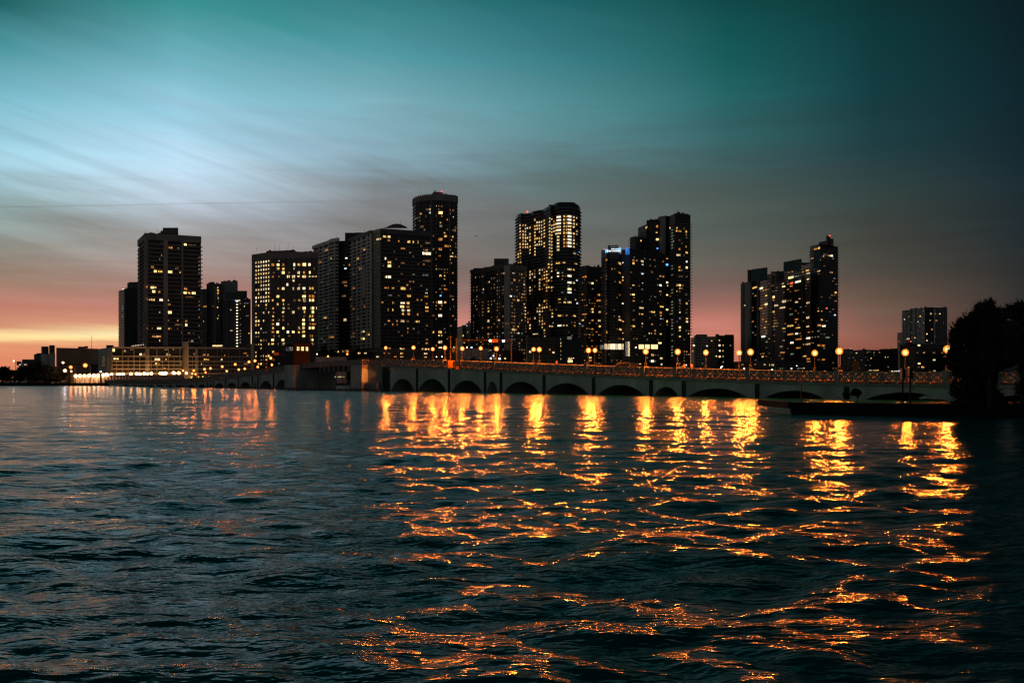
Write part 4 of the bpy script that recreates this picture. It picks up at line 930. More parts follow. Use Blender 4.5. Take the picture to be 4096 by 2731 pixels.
# K
K = Bld('apartment_tower', 'dark balconied tower with a pale windowless strip at its corner', 'tower', [(1883,1084),(2021,1061.5),(2041,1060),(2104,1070)], 106.6, 26, fac_grey)
K.v.slabs(20, 104, 3.0, 1.1, .42, slab_mid, 0, 1, ext=.8); K.v.parapet(1.0, .9, slab_mid, 2.2)
K.v.fin(2021, 2041, 1, 106, 1.3, pale_wall, 'stair_wall')
for z in range(12, 60, 6):
    for px in (2026, 2035):
        K.v.winz(px, z, 3.2, 1.5, 'm' if False else 'd', 1.35) if random.random() < .12 else K.v.fin(px-1.6, px+1.6, z-.8, z+.8, 1.34, black_wall, 'window')
for x_ in (1899,1921,1943,1963,1985,2003): K.v.fin(x_,x_+2.5,18,104,1.15,dark_wall,'fin')
K.box(1976,2035,1034,1066,760,12,dark_wall); K.box(1894,1938,1072,1082,775,8,dark_wall); K.box(2052,2090,1051,1064,755,9,dark_wall); K.box(1968,1978,1062,1068,762,4,dark_wall)
K.wl(1820,760,1.867,'370 610 12 16 C,352 615 18 10 o,152 655 10 14 y,257 695 12 14 c,212 730 8 16 y,443 670 16 18 o,433 633 6 8 w,517 717 12 14 C,150 860 12 14 y,250 890 12 10 y,250 914 14 16 y,250 978 16 20 C,330 968 16 14 C,313 970 10 14 d,417 803 18 14 C,440 825 24 14 o,472 830 18 18 c,403 828 12 10 o,437 1050 24 18 C,437 1010 12 14 d,472 1013 14 18 o,475 1075 14 14 w,250 1020 12 14 y,250 1067 14 16 y,517 850 10 14 c,525 878 12 14 y,525 902 10 12 c,525 926 12 12 y,525 950 12 12 y,525 975 10 10 d,420 1073 12 10 y,455 1050 14 12 o,443 1235 24 22 c,473 1235 24 22 c,505 775 16 12 o,170 1060 10 14 m')
K.rnd(K.v, 1890, 2018, 20, 102, 11, .42, 4.6, 1.3, 'ddddm'); K.rnd(K.v, 2043, 2102, 16, 102, 6, .28, 4.6, 1.3, 'dddmo')
K.done()
Kp = Bld('parking_structure', 'blank beige parking wall behind the bridge lamps, left of the overhead sign', 'parking structure', [(1826,1393),(1958,1393)], 19, 20, pale_wall)
Kp.vol([(1955,1400),(2090,1404)], 17, 16, stucco); Kp.wl(1650,1330,4.2,'1300 300 50 40 m,1370 350 30 40 d,1465 380 20 30 y,1555 435 30 24 Y,1370 435 30 24 y,1490 180 20 30 c,460 250 60 24 Y,690 245 60 36 c,1465 170 10 16 y', False); Kp.done()
# L: curved glass tower
Lt = Bld('glass_tower', 'wavy-fronted glass tower with rows of evenly lit upper windows', 'tower', [(2063,866),(2072,858),(2084,853),(2100,855),(2118,853),(2132,846),(2150,842),(2168,840),(2186,830),(2203,823)], 164, 24, fac_glass)
l2 = Lt.vol([(2201,826),(2214,818),(2230,812),(2252,809),(2275,809),(2298,813),(2313,820),(2321,831)], 165.5, 26, fac_glass)
Lt.v.slabs(18, 161, 3.02, 1.0, .42, slab_mid, ext=.5, par=.3); l2.slabs(18, 162, 3.02, 1.3, .38, slab_dark, ext=.5, par=.25)
l2.vol if False else None
Lt.vol([(2222,812),(2240,808.5),(2292,809),(2302,812)], 168.5, 18, dark_wall, base=165); Lt.box(2195,2215,819,832,770,6,dark_wall); Lt.box(2107,2112,843,850,775,1,WIN['r'],'beacon')
def Lrow(x, y0, y1, p, w_, c_, colr):
    y = y0
    while y < y1:
        if random.random() < p: Lt.wl(1820,760,1.867,f'{x} {y} {w_} 17 {random.choice(colr)}')
        y += 24.6
Lrow(855,208,440,1,34,0,'C'); Lrow(815,208,440,1,16,0,'yyc'); Lrow(832,208,440,.9,10,0,'yd'); Lrow(887,208,440,.95,16,0,'cyd'); Lrow(908,208,440,.5,8,0,'dc')
Lrow(775,208,340,1,40,0,'C'); Lrow(755,220,340,.9,14,0,'yc'); Lrow(770,345,460,.9,22,0,'c')
for x,a,b,p in ((487,270,460,.8),(508,262,440,.85),(526,262,440,.95),(541,262,440,.55),(561,290,480,.8),(597,235,500,.95),(613,245,430,.35),(630,240,430,.85),(648,238,430,.9),(667,230,430,.9),(707,215,520,.95),(723,212,500,.85),(740,230,320,.7)): Lrow(x,a,b,p,12,0,'ccyc')
for x,a,b,p in ((473,470,545,.9),(490,470,545,.9),(526,560,900,.5),(561,620,770,.7),(577,620,770,.5),(595,600,780,.7),(632,600,760,.9),(650,600,760,.8),(668,600,760,.8),(685,610,760,.8),(700,500,760,.6),(722,520,760,.6),(632,850,900,.9),(650,850,900,.7),(668,830,880,.9),(685,830,880,.9),(710,800,900,.7),(727,840,960,.7),(615,880,960,.6),(632,900,1020,.8),(650,930,1060,.7),(668,1010,1060,.8),(597,940,1080,.5),(561,960,1040,.6),(545,890,1000,.5),(526,740,1060,.5)): Lrow(x,a,b,p,12,0,'ccyd')
Lt.wl(1820,760,1.867,'855 600 36 18 C,887 600 14 14 y,855 650 36 18 C,855 697 34 16 C,887 698 18 14 c,855 748 34 18 Y,855 771 34 16 C,855 848 36 18 Y,820 850 20 14 y,780 845 30 12 d,770 552 36 12 c,815 552 20 10 c,770 620 18 14 C,770 645 18 12 C,805 650 12 10 y,780 820 24 10 y,780 940 30 12 c,833 940 16 12 y,893 943 22 14 c,780 1018 34 16 C,813 1018 12 14 y,835 1020 10 12 c,708 1022 10 12 c,725 1022 12 14 c,837 1113 12 14 C,910 315 12 12 c,910 677 14 12 w,905 555 14 10 c,928 467 10 10 b,770 450 14 10 c,893 480 16 12 c,912 845 14 12 w,900 820 10 10 c,932 997 12 10 w,887 430 16 12 c,700 1110 8 20 m,893 1020 12 12 y,600 1083 50 8 c,670 1083 10 14 c')
Lt.rnd(l2, 2206, 2318, 20, 130, 9, .12, 6, 1.0, 'mdd'); Lt.done()
Lg = Bld('parking_structure', 'dark low parking deck with thin pale floor lines and a glowing white pylon', 'parking structure', [(2108,1346),(2225,1346.5),(2323,1348)], 36.5, 26, black_wall)
Lg.v.slabs(6, 37, 3.15, .8, .2, slab_mid, 0, 1, name='floor_band'); Lg.v.slabs(7, 34, 3.15, .4, .15, slab_dark, 1, 2, name='floor_band')
Lg.vol([(2106,1342),(2113.5,1342)], 37.5, 4, surf('white_pylon',(.8,.72,.5),.8,.1,1), name='pylon')
for x_ in (2110,): point('bulb', (PX(x_,632), 628, 8), 5000, (1,.7,.3), .3, Lg.root)
Lg.wl(1820,760,1.867,'788 1113 8 24 m,790 1145 6 20 c,790 1165 6 10 y,708 1192 14 16 o,735 1212 20 16 c,563 1207 24 18 C,790 1200 6 16 y,790 1260 6 14 c,860 1258 40 20 c,860 1278 44 20 Y,885 1255 8 8 C,790 1232 6 12 m,900 1090 24 10 m,855 1105 40 30 m', False)
Lg.done()
# M
Mt = Bld('apartment_tower', 'dim brown tower squeezed between the wavy glass tower and the blue-topped one', 'tower', [(2321,1066),(2350,1061),(2366,1066),(2414,1068)], 124, 24, fac_tan)
Mt.v.slabs(10, 118, 3.05, .6, .3, slab_dark, name='floor_band'); Mt.v.fin(2374,2377,10,120,.7,dark_wall); Mt.v.fin(2350,2352,10,120,.7,dark_wall)
Mt.wl(1820,760,1.867,'975 653 20 16 o,958 650 12 12 o,1027 688 20 18 Y,1075 790 20 16 o,1072 832 36 16 o,1027 880 20 14 y,1030 903 20 16 c,1027 748 18 8 m,965 928 22 14 y,980 928 12 12 y,1080 920 16 18 y,955 970 18 12 y,1030 967 22 18 y,1077 985 24 18 C,1027 1030 18 12 o,1080 1028 16 18 y,1030 1078 18 12 d,953 1013 18 14 m,1010 1250 22 14 c,1010 1275 22 14 o')
Mt.rnd(Mt.v, 2325, 2410, 10, 116, 9, .16, 5, 1.1, 'dddo'); Mt.done()
# N: blue topped tower
Nt = Bld('apartment_tower', 'dark tower with a blue lit crown and a bright glass lobby band', 'tower', [(2519,994),(2560,1000),(2610,1008),(2660,1016)], 129, 24, fac_dark)
n1 = Nt.vol([(2405,1000),(2420,999)], 130, 20, grey_wall); n2 = Nt.vol([(2418,1017),(2426,1012),(2440,1010),(2460,1010),(2476,1012),(2486,1018)], 125, 22, fac_dark)
n3 = Nt.vol([(2485,999),(2501,998),(2519,995)], 130.5, 20, mid_wall)
Nt.v.slabs(14, 122, 3.02, .8, .28, slab_dark, name='balcony'); n2.slabs(14, 122, 3.02, .6, .26, slab_dark, name='balcony')
for z in range(34, 126, 6): n1.fin(2408,2413,z,z+2.4,.06,black_wall,'window')
n3.fin(2503,2518,110,130,.4,blue_paint,'blue_panel')
Nt.box(2431,2474,981,1011,792,9,dark_wall,'turret')
for x_ in (2440,2451,2462): Nt.box(x_,x_+8,985,988,791.5,.3,WIN['m'],'window')
Nt.box(2428,2484,1001,1006.5,786.5,.4,WIN['w'],'crown_light'); Nt.box(2445,2482,994,998.5,790.8,.3,WIN['w'],'crown_light'); Nt.box(2474,2484,991,1002,790,3,WIN['b'],'crown_light'); Nt.box(2421,2432,997,1008,790,2,WIN['b'],'crown_light'); Nt.box(2502,2518,991,1018,786.8,.3,glow('blue_wash',(.05,.22,.8),.9,.5,.12),'crown_light')
Nt.box(2406,2418,999,1030,795,.4,glow('blue_wash_faint',(.12,.2,.3),.12,.5,.12),'crown_light'); Nt.box(2415,2418,996,998.5,792,.5,WIN['r'],'beacon')
for k in range(7): Nt.box(2418.5+k*11,2428.5+k*11,1375,1397,768,.4,WIN['C' if k in (2,3,5) else 'c'],'window')
Nt.box(2502,2510,1366,1424,770,.4,WIN['m'],'window'); Nt.box(2511,2519,1366,1424,770,.4,WIN['c'],'window')
Nt.box(2400,2418,1380,1395,768,.4,WIN['m'],'window')
for a,b in ((2555,2576),(2580,2598),(2604,2631)): Nt.box(a,b,1378,1395,768,.4,WIN['Y'],'window')
Nt.wl(2300,820,1.96,'247 427 14 16 y,375 451 10 10 w,351 468 22 16 y,290 513 16 16 d,312 513 10 14 d,350 540 18 14 y,375 565 12 14 C,375 588 12 12 c,352 605 20 20 o,315 603 8 8 m,350 700 18 10 o,375 772 14 12 C,347 865 10 14 c,352 908 26 14 c,378 912 12 12 c,355 978 24 18 y,375 1003 10 8 c,250 985 10 20 y,350 1047 22 12 o,377 1050 10 12 c,458 435 18 12 o,483 435 8 8 c,458 458 20 20 y,527 438 24 20 C,530 465 14 12 w,624 426 14 12 o,690 433 14 16 o,527 528 22 14 w,604 537 18 18 o,457 635 20 12 y,437 660 12 10 w,458 703 24 14 Y,437 706 8 8 c,530 605 8 8 w,669 567 12 14 c,692 567 14 16 y,670 632 22 16 C,668 675 20 12 o,530 665 12 14 d,597 718 8 8 m,627 716 20 8 m,460 748 20 12 o,520 800 42 14 c,505 847 12 12 o,527 847 18 12 y,612 830 36 14 c,680 790 34 14 y,672 832 20 18 o,672 857 14 16 o,672 880 12 8 w,460 888 22 16 o,460 957 24 16 y,528 938 12 16 c,603 942 16 14 o,582 1010 10 14 c,600 1010 8 8 c,628 990 14 16 y,628 1010 10 14 y,672 1012 18 14 y,665 1080 30 14 Y,485 1050 14 14 d,475 1115 12 14 w,607 1172 24 16 c,676 1198 24 20 C,607 1220 28 20 C,630 1222 14 14 w,678 1247 16 18 c,118 1197 24 16 c,360 1218 16 12 o,510 1245 20 10 c,460 822 14 12 w')
Nt.rnd(Nt.v, 2520, 2658, 12, 122, 13, .08, 5, 1.1, 'dddm'); Nt.rnd(n2, 2420, 2484, 20, 122, 6, .1, 5, 1.1, 'dddm')
Nt.done()
# O: tall stepped tower behind
O = Bld('apartment_tower', 'tall stepped tower with saw-tooth balconies, behind the blue-topped tower', 'tower', [(2698,856),(2702,854),(2762,859)], 170, 24, fac_dark)
O.v.slabs(12, 160, 3.02, 1.0, .3, slab_dark, ext=1.6, par=.2)
o1 = O.vol([(2520,950),(2545,943)], 153, 14, mid_wall); o1.slabs(120,152,3.0,.8,.4,slab_mid,ext=3)
o1b = O.vol([(2543,946),(2566,948)], 150, 12, black_wall)
o2 = O.vol([(2552,912),(2586,897)], 163, 14, dark_wall); o2.slabs(110,158,3.0,.8,.4,slab_mid,ext=1.6)
o3 = O.vol([(2586,881),(2632,877)], 168, 14, black_wall); O.box(2620,2632,876,884,860,8,dark_wall)
o4 = O.vol([(2631,870),(2640,866),(2662,862)], 171, 14, grey_wall); o5 = O.vol([(2662,863),(2680,865)], 171, 10, black_wall); o6 = O.vol([(2678,864),(2700,854)], 170, 20, mid_wall)
o6.slabs(20,160,3.02,.9,.35,slab_mid,ext=0,name='balcony')
O.vol([(2700,853),(2752,855)], 171.5, 16, dark_wall, base=169)
O.wl(2300,820,1.96,'560 178 14 20 y,643 168 18 22 y,640 215 16 14 y,646 270 26 20 Y,647 340 14 12 b,517 280 14 16 y,745 180 10 16 c,800 172 16 16 y,797 195 12 14 y,822 197 26 20 y,872 203 14 22 y,872 235 10 16 d,819 346 16 18 y,870 327 10 12 o,875 373 20 18 y,810 392 38 18 c,772 275 10 12 c,875 443 16 18 w,818 490 20 20 y,876 491 18 18 Y,818 510 16 12 y,820 555 16 12 d,722 468 22 18 b,722 420 18 12 o,722 607 18 18 C,725 632 10 12 c,803 628 20 18 y,822 628 20 18 Y,845 630 14 10 o,822 652 14 14 o,800 672 12 12 c,822 680 12 12 o,722 705 18 12 Y,748 722 10 14 o,870 703 20 8 d,822 747 16 18 w,822 772 14 12 w,876 775 18 18 y,722 820 20 14 Y,822 842 16 14 c,878 890 18 16 y,878 915 20 18 Y,822 885 16 18 w,722 912 14 20 y,722 940 16 12 d,822 962 18 22 Y,822 985 16 16 c,800 912 10 12 d,822 1030 18 14 y,748 845 10 10 m,878 820 10 16 o,890 1012 10 10 c,908 1022 10 10 c')
O.rnd(o6, 2680, 2698, 24, 158, 1, .55, 7, 1.2, 'mmg'); O.rnd(O.v, 2704, 2760, 12, 158, 6, .09, 5, 1.1, 'ddm'); O.rnd(O.v, 2705, 2760, 8, 40, 6, .25, 5, 1.1, 'dmo')
O.done()
# P: pale block
Pb = Bld('apartment_block', 'mid-rise pale block with a regular grid of small windows, in the pink gap', 'apartment block', [(2764,1352),(2780,1348)], 50, 18, fac_grey)
p1 = Pb.vol([(2777,1341),(2830,1341)], 51.5, 16, fac_pale); p2 = Pb.vol([(2828,1346),(2876,1345)], 51, 18, pale_wall); p3 = Pb.vol([(2874,1341),(2936,1343)], 51.5, 20, black_wall)
p1.slabs(6,48,3.0,.5,.5,slab_mid,name='floor_band')
for r_ in range(13):
    for c_ in range(5):
        if len([1 for q in Pb.root.children]) < 10**6: p2.fin(2834+c_*9, 2838.5+c_*9, 5+r_*3.3, 6.6+r_*3.3, .06, black_wall, 'window')
Pb.box(2784,2828,1337,1342,905,8,black_wall); Pb.box(2862,2876,1336,1346,905,6,dark_wall); Pb.box(2898,2935,1338,1343,905,8,black_wall)
p3.slabs(10,50,3.2,.7,.3,slab_dark,ext=1.2)
Pb.wl(2300,820,1.96,'932 1100 18 16 C,1035 1105 14 14 C,1072 1065 10 10 c,1133 1060 10 10 y,1133 1100 18 16 C,1160 1100 12 10 y,1218 1100 14 12 w,1135 1142 14 14 C,1160 1142 12 10 c,1108 1185 14 12 c,1135 1187 18 18 Y,1160 1185 12 14 c,1097 1020 14 10 w,1128 1010 10 8 w,1000 1240 12 12 m,925 1145 10 10 c,1160 1230 10 10 c,875 1215 20 24 d', False)
Pb.done()
# Q: right tower group
Q = Bld('apartment_tower', 'right-hand dark tower group rising in steps, with flat screens on the roof', 'tower', [(3004,1121),(3035,1110),(3070,1098),(3102,1091),(3137,1084)], 112, 28, black_wall)
q1 = Q.vol([(2963,1135),(2985,1128),(3006,1119)], 111, 18, fac_grey); q3 = Q.vol([(3135,1082),(3180,1071),(3207,1064),(3243,1053)], 121, 26, black_wall)
q4 = Q.vol([(3240,986),(3276,976),(3352,987)], 146, 26, black_wall); q5 = Q.vol([(3276,969),(3308,962)], 149, 16, dark_wall, base=145)
Q.vol([(3305,943),(3321,944)], 155, 10, dark_wall, base=145); Q.vol([(3320,954),(3334,955)], 152, 10, dark_wall, base=145)
Q.v.slabs(8,109,3.0,.9,.28,slab_dark,par=.15); q1.slabs(24,110,3.0,.6,.35,slab_mid,ext=.5); q3.slabs(8,118,3.0,.9,.28,slab_dark,par=.15); q4.slabs(8,142,3.0,1.0,.28,slab_dark,ext=.9,par=.15)
q1.fin(2991,3003,24,110,.7,slab_mid,'fin'); q1.fin(2966,2976,24,110,.65,mid_wall,'fin')
for v,x_ in ((Q.v,3034),(Q.v,3089),(q3,3178),(q3,3210),(q4,3243)): v.fin(x_,x_+2.4,6,110,1.2,mid_wall,'fin')
for (a,ya,b,yb,yl,dd) in ((3008,1077,3070,1069,1122,842),(3135,1048,3207,1034.5,1084,842)):
    k = 1+2/dd; pts = [P(a,yl,dd),P(b,yl,dd),P(b,yb,dd),P(a,ya,dd)]; m = MB(); m.add(pts+[(p[0],p[1]+1,p[2]) for p in pts],[(0,1,2,3),(7,6,5,4),(0,4,5,1),(1,5,6,2),(2,6,7,3),(3,7,4,0)]); m.build('roof_screen', teal_wall, Q.root)
Q.box(2990,3009,1079,1125,850,2,surf('glass_screen',(.12,.11,.10),.4,.1,.3),'roof_screen')
Q.box(3207,3240,1050,1056,850,8,dark_wall); Q.box(3090,3130,1086,1094,850,6,dark_wall)
Q.box(3254,3281,1000,1075,833,.5,teal_wall,'glass_panel')
Q.box(3316,3322,941,945,860,.4,WIN['r'],'beacon'); Q.aerial(3306,936,944,870)
Q.wl(2880,900,2.178,'252 545 30 22 C,303 545 50 18 y,360 548 34 22 C,378 568 10 8 y,402 570 20 14 o,463 523 12 16 o,463 573 14 12 d,490 575 16 10 g,403 620 20 14 y,467 622 24 22 Y,466 646 20 12 o,555 548 32 16 Y,548 505 22 8 c,617 455 56 24 Y,662 453 28 18 g,690 380 58 12 y,693 402 34 20 Y,722 402 10 8 y,600 405 24 12 d,630 408 12 14 y,762 402 34 14 y,768 427 34 16 c,623 500 30 16 r,620 525 28 16 o,680 500 60 22 C,767 475 24 18 Y,765 502 20 10 d,557 597 12 12 d,216 693 12 14 C,252 690 34 18 C,402 692 28 20 Y,355 715 30 22 o,370 692 20 14 d,490 693 40 18 c,545 717 56 16 c,558 670 44 24 Y,615 650 22 12 d,668 670 28 18 c,695 648 16 10 y,767 668 34 18 Y,620 790 34 20 g,668 815 32 18 o,765 813 30 20 C,467 745 24 16 d,467 768 22 18 y,373 815 12 22 y,403 838 14 12 y,487 862 56 18 o,480 840 40 14 d,468 888 20 12 o,390 888 14 12 c,402 935 10 20 w,557 890 34 12 y,612 890 64 16 y,680 885 44 12 y,765 888 28 16 c,668 937 28 16 C,698 935 14 20 d,562 937 20 12 m,613 962 60 18 o,378 962 42 20 C,685 987 62 16 y,770 985 40 20 C,627 1035 36 22 C,730 1035 10 16 o,770 1033 40 16 Y,808 1038 26 12 o,683 1060 48 14 o,405 1058 18 10 o,407 1008 20 16 m,533 1060 30 16 m,555 1010 22 16 m,865 882 40 20 y,905 880 36 18 C,938 980 44 18 g,887 832 18 14 y,930 835 18 8 d,862 1050 30 20 o,900 1050 34 22 o,857 760 18 10 y,887 740 10 10 c,930 725 16 12 r,857 930 24 14 m,545 1105 50 14 o,630 1130 36 18 g,740 1132 28 12 c,770 1155 34 16 o,772 1180 38 16 o,890 1172 56 16 o,372 1157 18 14 y,563 1205 26 16 y,628 1205 32 18 m,668 1227 22 12 C,770 1228 80 20 y,832 217 30 20 o,862 212 22 24 y,803 300 28 12 y,868 290 16 14 y,903 272 10 10 y,952 268 14 12 y,973 268 24 22 C,973 413 22 18 o,997 462 20 12 w,1012 515 10 14 m,1007 587 24 18 y,975 610 18 16 o,998 605 14 10 o,1007 660 22 18 d,1000 777 18 14 w,980 957 12 10 d,860 390 30 14 y')
Q.rnd(Q.v, 3006, 3135, 8, 105, 12, .12, 6, 1.1, 'dddmo'); Q.rnd(q3, 3136, 3240, 8, 112, 10, .12, 6, 1.1, 'dddmo'); Q.rnd(q4, 3244, 3350, 8, 138, 9, .08, 6, 1.1, 'dddm'); Q.rnd(q1, 2990, 3003, 24, 108, 1, .3, 6, 1.3, 'ddo')
Q.done()
# low band of buildings behind the bridge, right
Ql = Bld('low_building', 'very low dark block with scattered yellow windows under the right tower group', 'building', [(2936,1446),(3100,1441),(3250,1448)], 12.5, 20, black_wall)
Ql.wl(2700,1400,3.36,'908 195 24 24 o,1080 195 22 20 y,1207 195 24 16 Y,1273 200 10 26 y,1305 198 18 30 c,1325 200 12 28 y,1305 262 26 20 C,1425 246 70 12 g,1680 246 110 14 m,1730 242 30 10 c,830 70 60 60 d', False); Ql.done()
R1 = Bld('apartment_block', 'narrow pale mid-rise just right of the right tower group', 'apartment block', [(3362,1397),(3396,1395)], 36, 14, pale_wall)
for r_ in range(7):
    for c_ in range(2): R1.v.fin(3370+c_*12,3374+c_*12,8+r_*3.4,9.8+r_*3.4,.06,black_wall,'window')
R1.done()
R2 = Bld('apartment_block', 'long dark mid-rise row with few lit windows, between right towers', 'apartment block', [(3389,1402),(3460,1398),(3522,1400)], 38, 20, fac_dark)
R2.vol([(3518,1396),(3592,1393)], 39.5, 20, fac_dark); R2.box(3395,3412,1396,1403,980,6,grey_wall); R2.box(3450,3462,1394,1400,980,6,dark_wall)
for v in R2.vols: v.slabs(6,37,3.1,.6,.3,slab_dark,name='floor_band')
for k,xx in enumerate((3401,3458,3554,3570)): R2.box(xx,xx+3.5,1392.5,1395,985,.3,WIN['o' if k else 'w'],'roof_light')
R2.wl(3300,1150,2.412,'304 632 16 14 C,407 630 14 14 d,445 682 14 16 y,472 632 8 8 w,525 625 12 10 y,582 670 10 12 y,607 670 8 8 y,485 798 50 8 y,440 798 40 8 c,512 796 14 10 y,232 680 14 12 m,228 640 12 12 m,610 765 8 8 c', False)
R2.rnd(R2.v,3400,3518,8,36,14,.14,3.5,1,'dddm'); R2.done()
R3 = Bld('shed', 'small plain orange-brown box building behind the far balustrade', 'shed', [(3412,1444),(3437,1444)], 12, 6, surf('ochre_wall',(.45,.2,.06),.9,.1,.6)); R3.done()
S = Bld('apartment_tower', 'isolated pale tower with small balconies near the dark trees on the right', 'tower', [(3640,1234),(3697,1232)], 100, 20, fac_pale)
s1_ = S.vol([(3609,1242),(3642,1239)], 99, 18, fac_pale); s2_ = S.vol([(3696,1229),(3742,1229)], 101.5, 22, fac_dark); s3_ = S.vol([(3741,1230),(3789,1229)], 101.2, 22, fac_grey); S.vol([(3589,1331),(3610,1328)], 72, 14, fac_tan)
s1_.slabs(40,97,3,.9,.5,slab_pale,ext=1.2); s2_.slabs(40,97,3,.8,.4,slab_mid); s3_.slabs(40,97,3,.6,.35,slab_dark,ext=1.4)
for x_ in (3651,3668,3684,3690): S.v.fin(x_,x_+3,40,99,.6,slab_pale,'fin')
s2_.fin(3735,3739,40,100,.9,slab_pale,'fin'); s2_.fin(3696,3698,40,100,.9,slab_pale,'fin')
S.wl(3300,1150,2.412,'948 228 8 14 y,1022 250 18 18 Y,1065 252 12 10 y,1107 244 12 10 Y,810 285 10 12 y,918 276 16 14 y,768 312 10 12 w,895 330 12 10 w,1015 322 12 8 y,948 342 10 12 y,1072 314 30 10 o,1062 342 8 8 o,892 413 12 8 o,1032 408 20 18 y,983 453 12 14 Y,802 492 34 14 Y,868 484 12 14 y,1063 470 10 8 y,983 522 12 12 Y,1028 528 10 8 o,828 520 12 8 r,1145 334 8 8 d,715 520 8 10 o')
S.rnd(S.v,3642,3695,44,96,5,.2,3,1.2,'dddm'); S.done()
T = Bld('apartment_block', 'black mid-rise with orange windows in front of the isolated pale tower', 'apartment block', [(3600,1380),(3660,1375),(3793,1376)], 33.8, 20, black_wall)
T.vol([(3793,1400),(3910,1402)], 28, 18, black_wall); T.v.parapet(.6,.6,slab_mid,.5)
T.v.slabs(6,31,3.1,.7,.3,slab_dark); T.box(3622,3650,1368,1380,708,8,dark_wall)
T.wl(3300,1150,2.412,'907 568 28 16 Y,955 620 20 12 y,890 635 20 10 o,1052 620 32 14 o,1053 700 30 18 Y,908 727 30 16 Y,947 757 24 18 o,942 783 28 20 y,808 760 20 14 y,1055 805 24 14 Y,1130 640 24 16 o,1155 660 30 24 o,1272 640 20 12 o,1272 665 16 10 d,1270 775 34 12 o,1390 635 44 14 o,1383 605 10 10 c,905 785 20 12 d,835 820 14 10 c'); T.done()
U = Bld('low_building', 'grey low building with two lit windows glimpsed under the right trees', 'building', [(4000,1438),(4120,1438)], 20, 16, mid_wall)
U.wl(3300,1150,2.412,'1785 720 14 14 Y,1862 717 18 18 C,1780 765 12 10 y,1712 690 10 12 o', False); U.done()

# ------------------------------------------------------------------ vegetation
from mathutils import noise as mn
def leaves(mb, c, r, n, size, rg, flat=.8, spike=0.0, gap=None):
    for _ in range(n):
        d = Vector(rg.normal(0, 1, 3)).normalized(); rad = rg.uniform(.25, 1.0)**.6
        p = Vector((c[0]+d.x*r[0]*rad, c[1]+d.y*r[1]*rad, c[2]+d.z*r[2]*rad))
        if gap and mn.noise(p*gap)+.5*mn.noise(p*gap*2.7) < -.24+.3*(rad-.8): continue
        a = Vector(rg.normal(0, 1, 3)).normalized()*size*rg.uniform(.5, 1.3); b = a.cross(Vector(rg.normal(0, 1, 3))).normalized()*size*rg.uniform(.3, .8)*flat
        if spike: a = (d+Vector((0,0,.5))).normalized()*size*spike; b = b*.35
        mb.add([p-a*.5, p+b, p+a, p-b], [(0,1,2,3)])
def tree(name, label, px, ytop, wpx, D, base=.9, n=420, size=.75, group=None, mat=None, seed=0, lumps=6, cat='tree', trunk=.35):
    rg = np.random.default_rng(seed+int(px)+500); x = PX(px,D); H = PZ(ytop,D)-base; W = wpx*D/F
    o = empty(name, (x,D,base), label, cat, group)
    m = MB(); m.tube((x,D,base),(x+rg.normal(0,.2),D,base+H*.55),trunk,trunk*.5,7)
    for k in range(5):
        a = rg.uniform(0,6.28); m.tube((x,D,base+H*(.35+.06*k)),(x+math.cos(a)*W*.3,D+math.sin(a)*W*.3,base+H*(.6+.07*k)),trunk*.4,trunk*.12,5)
    m.build('trunk', bark, o); c = MB()
    for k in range(lumps):
        a = rg.uniform(0,6.28); q = rg.uniform(0,.5)**.7; s_ = rg.uniform(.26,.42)
        cz = base+H*(1-s_*.9-.35*rg.random()*(q+.3)); 
        leaves(c, (x+math.cos(a)*q*W*.62, D+math.sin(a)*q*W*.5, cz), (W*s_, W*s_, H*s_*.62), n//lumps, size, rg)
    c.build('crown', mat or leaf_m, o); return o
TL = [(-30,1450,80),(8,1451,56),(42,1470,46),(78,1463,40),(112,1450,60),(146,1447,66),(182,1448,66),(214,1453,60),(242,1478,34),(275,1500,26)]
for k,(px,yt,wd) in enumerate(TL):
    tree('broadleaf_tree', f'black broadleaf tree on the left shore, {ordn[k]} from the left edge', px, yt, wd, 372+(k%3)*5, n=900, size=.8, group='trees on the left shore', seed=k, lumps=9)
for k,(px,yt,wd) in enumerate([(18,1500,50),(62,1505,60),(130,1498,60),(180,1500,60),(222,1505,40)]):
    tree('shrub', f'dark shrub low on the left shore, {ordn[k]} from the left', px, yt, wd, 358, n=500, size=.6, group='shrubs on the left shore', seed=30+k, lumps=6, cat='shrub', trunk=.15)
for k,(px,yt,wd) in enumerate([(1290,1360,46),(1322,1361,44),(1358,1364,50),(1399,1354,44),(1428,1366,40),(1453,1366,42),(1482,1376,40),(1510,1382,40)]):
    tree('broadleaf_tree', f'dark tree before the long condominium, {ordn[k]} to the right of the bridge house', px, yt, wd, 500+(k%2)*8, n=800, size=1.0, group='trees before the long condominium', seed=50+k, lumps=9, mat=leaf_m)
for k,(px,yt,wd) in enumerate([(1746,1420,34),(1775,1417,40),(1812,1418,44),(1850,1416,40),(1886,1412,36),(1920,1420,40),(1950,1426,34)]):
    tree('hedge_tree', f'low dark tree before the beige parking wall, {ordn[k]} from the left', px, yt, wd, 415, n=420, size=.8, group='low trees before the parking wall', seed=70+k, lumps=6)
for k,(px,yt,wd) in enumerate([(2660,1462,50),(2720,1466,44),(2790,1464,50),(2850,1466,46),(2945,1463,40),(3060,1468,50),(3120,1470,40),(3230,1470,50),(3330,1468,36),(3396,1472,34),(3480,1474,50),(3550,1470,40),(3592,1462,36),(3700,1474,50)]):
    tree('hedge_tree', f'low dark tree above the right balustrade, {ordn[k]} from the tall stepped tower', px, yt, wd, 410, n=300, size=.8, group='low trees above the right balustrade', seed=90+k, lumps=5)

